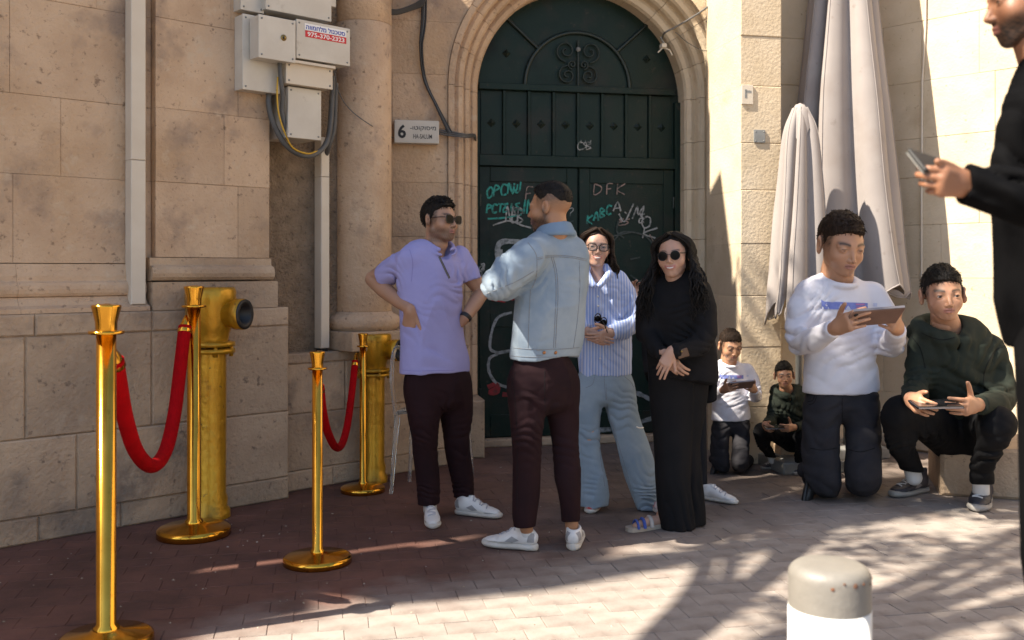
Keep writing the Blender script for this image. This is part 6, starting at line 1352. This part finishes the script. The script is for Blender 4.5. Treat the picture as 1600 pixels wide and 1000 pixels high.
def boy_kneel():
    D = 6.0; k = 1.7; u = np.array([.97, .24, 0]); f = np.array([.24, -.97, 0]); tone = (.43, .23, .138)
    t = person(G(1315, 772), 'large kneeling boy in white long sleeved top and charcoal trousers in front of the parasol')
    R, sc, c, hd = put_head(1314, 383, D-.06, 1.58, 11, 18, 2, tone, dict(child=True, eyeopen=.0012, nw=.045, vox=.0026), dict(child=True, lips=(.34, .15, .115), browth=1.3, brow=(.012, .008, .006), fade=.9, shave_top=.02, beardcol=(.03, .018, .012)))
    eyes(t, R, sc, c, gaze=(.1, -.5)); hair_on(t, R, sc, c, HAIR_BR, th=.004, top=.013, front=.066, seed=13, rough=.0022, fringe=.006, side=.006, sl=.013)
    torso = N_(D, (1309, 443, .04, 40), (1309, 456, .02, 54), (1308, 480, 0, 58), (1310, 520, 0, 56), (1312, 565, 0, 58), (1315, 600, 0, 62), (1316, 622, 0, 62), ratio=.62, u=u)
    S = SDF(.0095); S.loft(torso, u, .05, 4)
    S.cone(C_(D, (1264, 462, .0, 22), (1252, 485, -.02, 22), (1248, 520, -.06, 20), (1252, 534, -.12, 19.5), (1275, 530, -.32, 18), (1298, 516, -.48, 14.5), (1305, 513, -.52, 13.5)), .06)
    S.cone(C_(D, (1362, 462, .05, 22), (1378, 490, .04, 22), (1389, 525, -.02, 20), (1392, 539, -.06, 19), (1397, 528, -.25, 16.5), (1401, 517, -.38, 14.5), (1402, 513, -.42, 14)), .06)
    S.plane(P(1304, 514, D-.51), P(1320, 506, D-.6)-P(1290, 521, D-.43), .004, .14); S.plane(P(1401.5, 515, D-.40), P(1403, 500, D-.55)-P(1399, 522, D-.32), .004, .13)
    S.plane(P(1315, 612, D), (0, 0, -1), .008)
    nc = P(1310, 436, D-.03); S.cone([(*(nc+Z*.2), .088), (*(nc+Z*.0), .086), (*(nc+f*.012-Z*.008), .078)], .02, 's')
    S.cone(ring(nc-Z*.016, u, f, .098, .104, .015, 28, tilt=.025), .012)
    S.disp += [folds(91, .006, 12.), creases(P(1250, 525, D-.2), (.3, 0, 1), .2, .014, .055, 3), creases(P(1280, 525, D-.5), (1, 0, .2), .16, .010, .05, 4), creases(P(1392, 535, D-.2), (-.2, 0, 1), .18, .014, .05, 5), creases(P(1290, 590, D-.2), (.25, 0, 1), .28, .011, .08, 6), creases(P(1350, 560, D-.2), (-.4, 0, 1), .25, .009, .08, 7), creases(P(1272, 470, D-.1), (.8, 0, -.5), .16, .010, .06, 8)]
    sh, bv = garment('white_top', S, WHITE_T, t, bvh=True)
    def grid(x0, x1, ya, yb, n=14, m=4): return [[(x0+(x1-x0)*j/(n-1), ya(x0+(x1-x0)*j/(n-1))*(1-i/(m-1))+yb(x0+(x1-x0)*j/(n-1))*i/(m-1)) for j in range(n)] for i in range(m)]
    ty = lambda x: 471.5+(x-1283)*.028-(3 if x < 1287 else 0); by = lambda x: 483+(x-1283)*.02
    patch(bv, grid(1283, 1355, ty, by), PRB, sh, 'shirt_print', .004)
    for (x0, x1, y0, y1, m) in ((1310, 1317, 474, 484, PRL), (1321, 1328, 477, 484, PRL), (1291, 1298, 480, 483, PRL), (1336, 1350, 474.5, 477, PRP), (1337, 1349, 479, 481, PRP)):
        patch(bv, grid(x0, x1, lambda x: y0+ (abs(x-(x0+x1)/2)*1.6 if m is PRL else 0), lambda x: y1, 8, 3), m, sh, 'shirt_print', .0065)
    patch(bv, grid(1364, 1370, lambda x: 473.5, lambda x: 479, 5, 3), PRL, sh, 'shirt_print', .004)
    K1 = N_(D, (1291, 622, -.0, 30), (1287, 660, -.06, 28.5), (1286, 705, -.10, 27.5), (1287, 740, -.12, 27.5), (1288, 754, -.08, 25), ratio=1.05, u=u)
    K2 = N_(D, (1342, 622, .0, 30), (1345, 660, -.06, 28.5), (1346, 705, -.14, 28), (1346, 740, -.18, 28), (1346, 757, -.15, 25), ratio=1.05, u=u)
    S = SDF(.0095); S.loft(K1, u, .012, 3); S.loft(K2, u, .012, 3); S.loft(N_(D, (1315, 606, 0, 46), (1316, 632, 0, 57), (1316, 645, 0, 48), ratio=.66, u=u), u, .04, 3)
    S.cone(C_(D, (1288, 751, -.06, 24), (1275, 744, .0, 22), (1262, 735, .0, 16)), .03); S.cone(C_(D, (1346, 752, -.12, 24), (1350, 742, .2, 23), (1352, 736, .5, 18)), .03)
    S.disp += [folds(101, .007, 12., (1, 1, .8)), creases(P(1290, 650, D-.2), (.15, 0, 1), .24, .016, .075, 3), creases(P(1345, 655, D-.2), (-.2, 0, 1), .24, .016, .075, 4), creases(P(1285, 740, D-.3), (.6, 0, 1), .2, .013, .07, 5), creases(P(1345, 740, D-.3), (-.4, 0, 1), .2, .012, .07, 6), creases(P(1275, 745, D+.1), (1, .4, 0), .2, .014, .05, 9)]
    S.plane((0, 0, .006), (0, 0, -1), .01); tr, bv2 = garment('trousers', S, CHAR, t, bvh=True)
    for pts in ([(1316, 622), (1316, 650), (1315, 672)], [(1262, 628), (1270, 625), (1274, 614)], [(1264, 632), (1272, 629), (1277, 616)], [(1266, 700), (1285, 703), (1308, 700)], [(1324, 702), (1345, 706), (1367, 700)]): seam(bv2, pts, .0026, BLACKC, tr, off=.0)
    S = SDF(.0065); w = P(1307, 512, D-.53); S.cone(C_(D, (1296, 517, -.47, 11), (1307, 512, -.54, 10.5)), .02); hand_sdf(S, w, P(1341, 497, D-.70)-w, (-.1, -.1, 1), (.1, 1, .15), 1.36, (.38, .42, .45, .5), .3, tdir=(.75, .6, .15), k=.009, fl=.95); A1 = S.build(1)
    S = SDF(.0065); w = P(1402, 513, D-.42); S.cone(C_(D, (1401, 519, -.36, 10.5), (1402, 512, -.43, 10)), .02); hand_sdf(S, w, P(1384, 492, D-.66)-w, (.35, -.1, 1), (-.2, 1, .2), 1.30, (.45, .5, .5, .55), .3, tdir=(.75, .6, .15), k=.009, fl=.9); A2 = S.build(1)
    body_obj(t, hd, [A1, A2, core([torso[1:-1], K1, K2], u, .62, (c-Z*.07*sc, sc))], tone)
    sh1 = P(1262, 738, D+.42); shoe(t, P(1266, 716, D-.02), P(1256, 786, D-.10)-P(1266, 716, D-.02), .30, BLKSH, BLKSH, None, up=(.80, -.45, -.12), vox=.0045); shoe(t, P(1350, 716, D+.6), (.05, .15, -1), .36, BLKSH, BLKSH, None, up=(0, 1, .1), vox=.0045)
    tb_ = thing('tablet', P(1365, 495, D-.62), 'tablet in a brown case held up by the large kneeling boy', 'tablet', 'tablets held by the boys')
    ex = nrm(P(1405, 481, D-.62)-P(1326, 487, D-.66)); ey = nrm((0, -.80, .60)); ey = nrm(ey-ex*ey.dot(ex)); ez = np.cross(ex, ey); cen = P(1366, 494.5, D-.625)
    if ez[1] > 0: ez = -ez
    mb = MB(); mb.obox(cen, [ex, ey, ez], [.150, .072, .010]); mb.build('case', TABC, tb_, bevel=.006); mb = MB(); mb.obox(cen-ez*.0125, [ex, ey, ez], [.140, .064, .002]); mb.build('screen', SCREEN, tb_)
    mb = MB(); mb.obox(cen+ey*.0745, [ex, ey, ez], [.146, .002, .007]); mb.build('edge', STEEL, tb_); mb = MB(); mb.lathe(cen-ex*.125+ey*.045+ez*.0102, [(0, .0), (.012, .0), (.012, .004), (.008, .005), (0, .004)], 16, ez); mb.build('camera_lens', SCREEN, tb_)
    return t, tb_
def boy_squat():
    D = 5.9; u = np.array([.96, .28, 0]); f = np.array([.28, -.96, 0]); tone = (.42, .22, .132)
    t = person(G(1470, 795), 'large boy in dark green hoodie and black trousers sitting on the stone ledge')
    R, sc, c, hd = put_head(1473, 461, D-.08, 1.40, -9, 4, -3, tone, dict(child=True, eyeopen=.0040, nw=.047, vox=.0026), dict(child=True, lips=(.33, .14, .11), browth=1.5, brow=(.012, .009, .008), fade=.92, shave_top=.02, beardcol=(.02, .013, .010)))
    eyes(t, R, sc, c, gaze=(.30, -.05)); hair_on(t, R, sc, c, HAIR_B, th=.0045, top=.014, front=.066, seed=17, rough=.003, fringe=.010, side=.006)
    torso = N_(D, (1482, 512, .04, 42), (1488, 526, .02, 60), (1494, 552, 0, 62), (1496, 592, .04, 60), (1498, 625, .10, 58), (1502, 655, .18, 50), ratio=.62, u=u)
    S = SDF(.0095); S.loft(torso, u, .05, 4)
    S.cone(C_(D, (1442, 545, -.02, 21), (1436, 572, -.04, 20), (1434, 600, -.08, 19), (1433, 611, -.16, 18), (1424, 621, -.36, 14), (1424, 622, -.44, 13.5)), .06)
    S.cone(C_(D, (1548, 547, .05, 23), (1558, 580, .05, 22.5), (1565, 612, .0, 22), (1563, 626, -.08, 21), (1552, 632, -.34, 19), (1533, 632, -.46, 15.5), (1528, 632, -.49, 15)), .06)
    S.plane(P(1424, 622.5, D-.44), P(1430, 628, D-.6)-P(1424, 620, D-.3), .005, .13); S.plane(P(1529, 632, D-.48), P(1500, 634, D-.6)-P(1552, 632, D-.34), .005, .15)
    nc = P(1477, 513, D-.05); S.cone([(*(nc+Z*.2), .09), (*(nc-Z*.01), .092), (*(nc+f*.07-Z*.08), .055)], .02, 's')
    S.cone(ring(nc-Z*.01-f*.02, u, f, .135, .13, .036, 28, math.pi*.62, math.pi*2.38, tilt=.055), .03); S.ell(nc-f*.17-Z*.03+u*.05, (.16, .09, .085), .05)
    S.disp += [folds(111, .007, 12.), creases(P(1570, 615, D-.2), (.2, 0, 1), .22, .016, .06, 3), creases(P(1424, 600, D-.2), (0, 0, 1), .18, .015, .05, 4), creases(P(1495, 600, D-.2), (.4, 0, 1), .26, .012, .09, 5), creases(P(1540, 560, D-.1), (.9, 0, -.3), .2, .012, .07, 6), creases(P(1450, 560, D-.1), (.9, 0, .3), .2, .010, .07, 7)]
    hd_o, bv = garment('hoodie', S, GREENH, t, bvh=True)
    for pts in ([(1424, 525), (1438, 545), (1446, 575)], [(1575, 540), (1555, 548), (1540, 575), (1536, 600)], [(1440, 520), (1455, 527), (1474, 531), (1492, 527)]): seam(bv, pts, .0028, BLACKS, hd_o, off=-.0006)
    S = SDF(.0095); S.loft(N_(D, (1500, 650, .12, 50), (1508, 680, .2, 52), ratio=.8, u=u), u, .05, 2)
    S.cone(C_(D, (1480, 678, .15, 34), (1440, 655, -.15, 30), (1409, 645, -.32, 26), (1405, 652, -.32, 24.5), (1407, 688, -.18, 20), (1419, 715, -.05, 16.5), (1424, 736, .0, 16)), .04)
    S.cone(C_(D, (1525, 680, .15, 38), (1550, 664, -.2, 33), (1557, 662, -.42, 29), (1555, 670, -.44, 27), (1546, 700, -.38, 20), (1536, 728, -.28, 16), (1533, 752, -.22, 15)), .04)
    S.disp += [folds(121, .007, 12.), creases(P(1407, 700, D-.2), (0, .2, 1), .18, .012, .05, 3), creases(P(1540, 715, D-.4), (.3, 0, 1), .18, .012, .05, 4), creases(P(1450, 670, D-.2), (1, 0, .4), .2, .012, .07, 5)]
    S.plane(P(1424, 733, D), (0, 0, -1), .006, .11); S.plane(P(1533, 752, D-.22), (0, 0, -1), .006, .11); garment('trousers', S, BLACKS, t)
    S = SDF(.0065); w = P(1424, 624, D-.47); S.cone(C_(D, (1424, 621, -.40, 10.5), (1424, 624, -.48, 10)), .02); hand_sdf(S, w, P(1446, 640, D-.66)-w, (.3, .3, 1), (.75, .4, .55), 1.28, (.4, .45, .5, .55), .3, tdir=(.8, .5, .1), k=.009, fl=.85); A1 = S.build(1)
    S = SDF(.0065); w = P(1522, 633, D-.52); S.cone(C_(D, (1534, 632, -.44, 11.5), (1522, 633, -.53, 10.5)), .02); hand_sdf(S, w, P(1487, 640, D-.72)-w, (.0, -.1, 1), (-.15, 1, .1), 1.30, (.34, .38, .42, .48), .2, tdir=(.50, .86, .05), k=.009); A2 = S.build(1)
    body_obj(t, hd, [A1, A2, core([torso[1:-1]], u, .62, (c-Z*.07*sc, sc))], tone)
    for hx, hy, tx, ty_, L in ((1449, 768, 1380, 779, .33), (1540, 782, 1519, 806, .36)):
        a = G(hx, hy); b = G(tx, ty_); shoe(t, a, b-a, L, NAVYL, SOLEG, SOCK, high=.034, accent=GREYL, soleh=.036, vox=.0045, width=1.1, nl=6)
    for pr in (C_(D, (1421, 718, -.0, 12), (1428, 746, .02, 12.5)), C_(D, (1532, 735, -.25, 12), (1533, 768, -.2, 12.5))):
        S = SDF(.007); S.cone(pr, .01); garment('sock', S, SOCK, t)
    tb_ = thing('tablet', P(1462, 632, D-.66), 'thin dark tablet held flat by the large boy in the hoodie', 'tablet', 'tablets held by the boys')
    ex = nrm(P(1494, 631, D-.68)-P(1427, 632, D-.66)); ey = nrm(np.array([0, 1, .10])); ez = nrm(np.cross(ex, ey)); ey = np.cross(ez, ex); cen = P(1462, 631.5, D-.62)
    mb = MB(); mb.obox(cen, [ex, ey, ez], [.118, .085, .0065]); mb.build('case', SCREEN, tb_, bevel=.004); mb = MB(); mb.obox(cen+ez*.0075, [ex, ey, ez], [.110, .077, .0008]); mb.build('screen', SCREEN, tb_); mb = MB(); mb.obox(cen-ey*.086, [ex, ey, ez], [.112, .0012, .004]); mb.build('edge', STEEL, tb_)
    return t, tb_
def copy_tree(o, parent=None):
    n = o.copy(); COL.objects.link(n); n.parent = parent
    for ch_ in list(o.children): copy_tree(ch_, n)
    return n
def small_copy(pair, base, newbase, s, labels):
    for o, lab in zip(pair, labels):
        n = copy_tree(o); n.location = V(np.asarray(newbase)+s*(np.array(o.location)-np.asarray(base))); n.scale = (s, s, s); n['label'] = lab
kb_ = boy_kneel(); sb_ = boy_squat()
small_copy(kb_, G(1315, 772), G(1143, 736.5), .565, ('small kneeling boy in white long sleeved top next to the woman in black', 'small brown tablet held up by the small kneeling boy'))
small_copy(sb_, G(1470, 795), G(1221, 741), .535, ('small crouching boy in dark hoodie between the two kneeling boys', 'small thin tablet held flat by the small crouching boy'))
cr = thing('stone_block', G(1262, 722), 'small rough stone block the little crouching boy sits on', 'block')
mb = MB(); mb.obox(G(1246, 722)+Z*.075, [DD, DN, Z], [.19, .13, .074]); mb.build('block', STONE_P, cr, bevel=.012)
mb = MB(); mb.obox(G(1246, 722)+Z*.002, [DD, DN, Z], [.21, .15, .004]); mb.build('mortar_bed', MORTAR, cr)

# ---- man in black with a phone
DEEPB = cloth('deep_black_knit', (.0025, .0025, .003), (.004, .004, .0045), spec=.05)
def man_right():
    D = 2.4; u = np.array([.45, .89, 0]); f = np.array([-.89, .45, 0]); f = np.array([-.93, -.36, 0]); u = np.array([-.36, .93, 0]); tone = (.27, .125, .068)
    t = person(np.array([(1650-HX)/FPX*D, D, 0]), 'tall man in a black jacket looking down at his phone')
    R, sc, c, hd = put_head(1606, -2, D, .93, -98, 12, 0, tone, dict(nw=.058), dict(beard=1., beardcol=(.010, .007, .005), lips=(.24, .09, .07)))
    eyes(t, R, sc, c, gaze=(0, -.4)); hair_on(t, R, sc, c, HAIR_B, th=.009, top=.016, seed=23)
    torso = N_(D, (1640, 78, 0, 40), (1645, 110, 0, 62), (1650, 170, 0, 86), (1648, 250, 0, 100), (1646, 400, 0, 97), (1650, 500, 0, 92), (1652, 545, 0, 84), (1652, 560, 0, 82), ratio=1.45, u=u)
    S = SDF(.0065); S.loft(torso, u, .03, 4)
    S.cone(C_(D, (1668, 150, -.18, 50), (1672, 240, -.24, 50), (1655, 312, -.28, 47), (1610, 310, -.30, 44), (1550, 295, -.28, 36), (1518, 289, -.27, 31), (1508, 287, -.27, 30)), .03)
    S.plane(P(1508, 287, D-.27), P(1470, 280, D-.27)-P(1550, 295, D-.28), .004, .12); S.plane(P(1640, 541, D), (0, 0, -1), .006)
    S.cone(C_(D, (1640, 160, .2, 45), (1650, 300, .2, 42), (1640, 330, .1, 38)), .03)
    S.disp += [folds(131, .005, 16.), creases(P(1600, 300, D-.4), (1, 0, .4), .14, .012, .05, 3), creases(P(1640, 300, D-.4), (.5, 0, 1), .12, .010, .05, 4), creases(P(1580, 240, D-.1), (.7, 0, 1), .14, .009, .06, 5)]
    garment('black_jacket', S, DEEPB, t)
    L1 = N_(D, (1652, 520, -.08, 56), (1650, 640, -.09, 58), (1650, 800, -.09, 52), (1655, 1000, -.06, 42), (1655, 1250, -.05, 34), ratio=1., u=u); L2 = N_(D, (1690, 520, .1, 52), (1700, 640, .1, 52), (1704, 800, .1, 48), (1706, 1000, .1, 40), (1706, 1250, .1, 34), ratio=1., u=u)
    S = SDF(.009); S.loft(L1, u, .03, 3); S.loft(L2, u, .03, 3); S.disp.append(folds(141, .005, 16.)); garment('trousers', S, DEEPB, t)
    S = SDF(.0032); w = P(1508, 287, D-.27); S.cone(C_(D, (1540, 293, -.28, 22), (1512, 288, -.27, 19.5), (1506, 286, -.27, 19)), .01)
    hand_sdf(S, w, P(1462, 284, D-.31)-w, (.0, -.25, 1), (.2, 1, .25), .84, (.62, .72, .80, .85), .25, spread=.02, tdir=(.93, .36, .05), fl=.85); A1 = S.build(1)
    body_obj(t, hd, [A1, core([torso[2:-1]], u, .62, (c-Z*.07*sc, sc))], tone)
    ph = thing('phone', P(1462, 258, D-.28), 'black phone held out by the man in the black jacket', 'phone')
    ex = nrm(P(1440, 252, D-.28)-P(1482, 266, D-.24)); ey = nrm((.1, .75, .55)); ey = nrm(ey-ex*ey.dot(ex)); ez = np.cross(ex, ey); ez = ez if ez[2] > 0 else -ez; cen = P(1458, 259, D-.265)
    mb = MB(); mb.obox(cen, [ex, ey, ez], [.055, .036, .0045]); mb.build('body', BLACKP, ph, bevel=.003); mb = MB(); mb.obox(cen+ez*.0046, [ex, ey, ez], [.050, .034, .0004]); mb.build('screen', BLACKP, ph)
    mb = MB(); mb.obox(cen-ez*.0062-ex*.0, [ex, ey, ez], [.051, .035, .0018]); mb.build('case', GREYM, ph)
    shoe(t, np.array([P(1655, 900, D-.05)[0]+.06, D-.05, 0]), f, .29, BLKSH, BLKSH, None); shoe(t, np.array([P(1706, 900, D+.1)[0]+.06, D+.1, 0]), f, .29, BLKSH, BLKSH, None)
man_right()
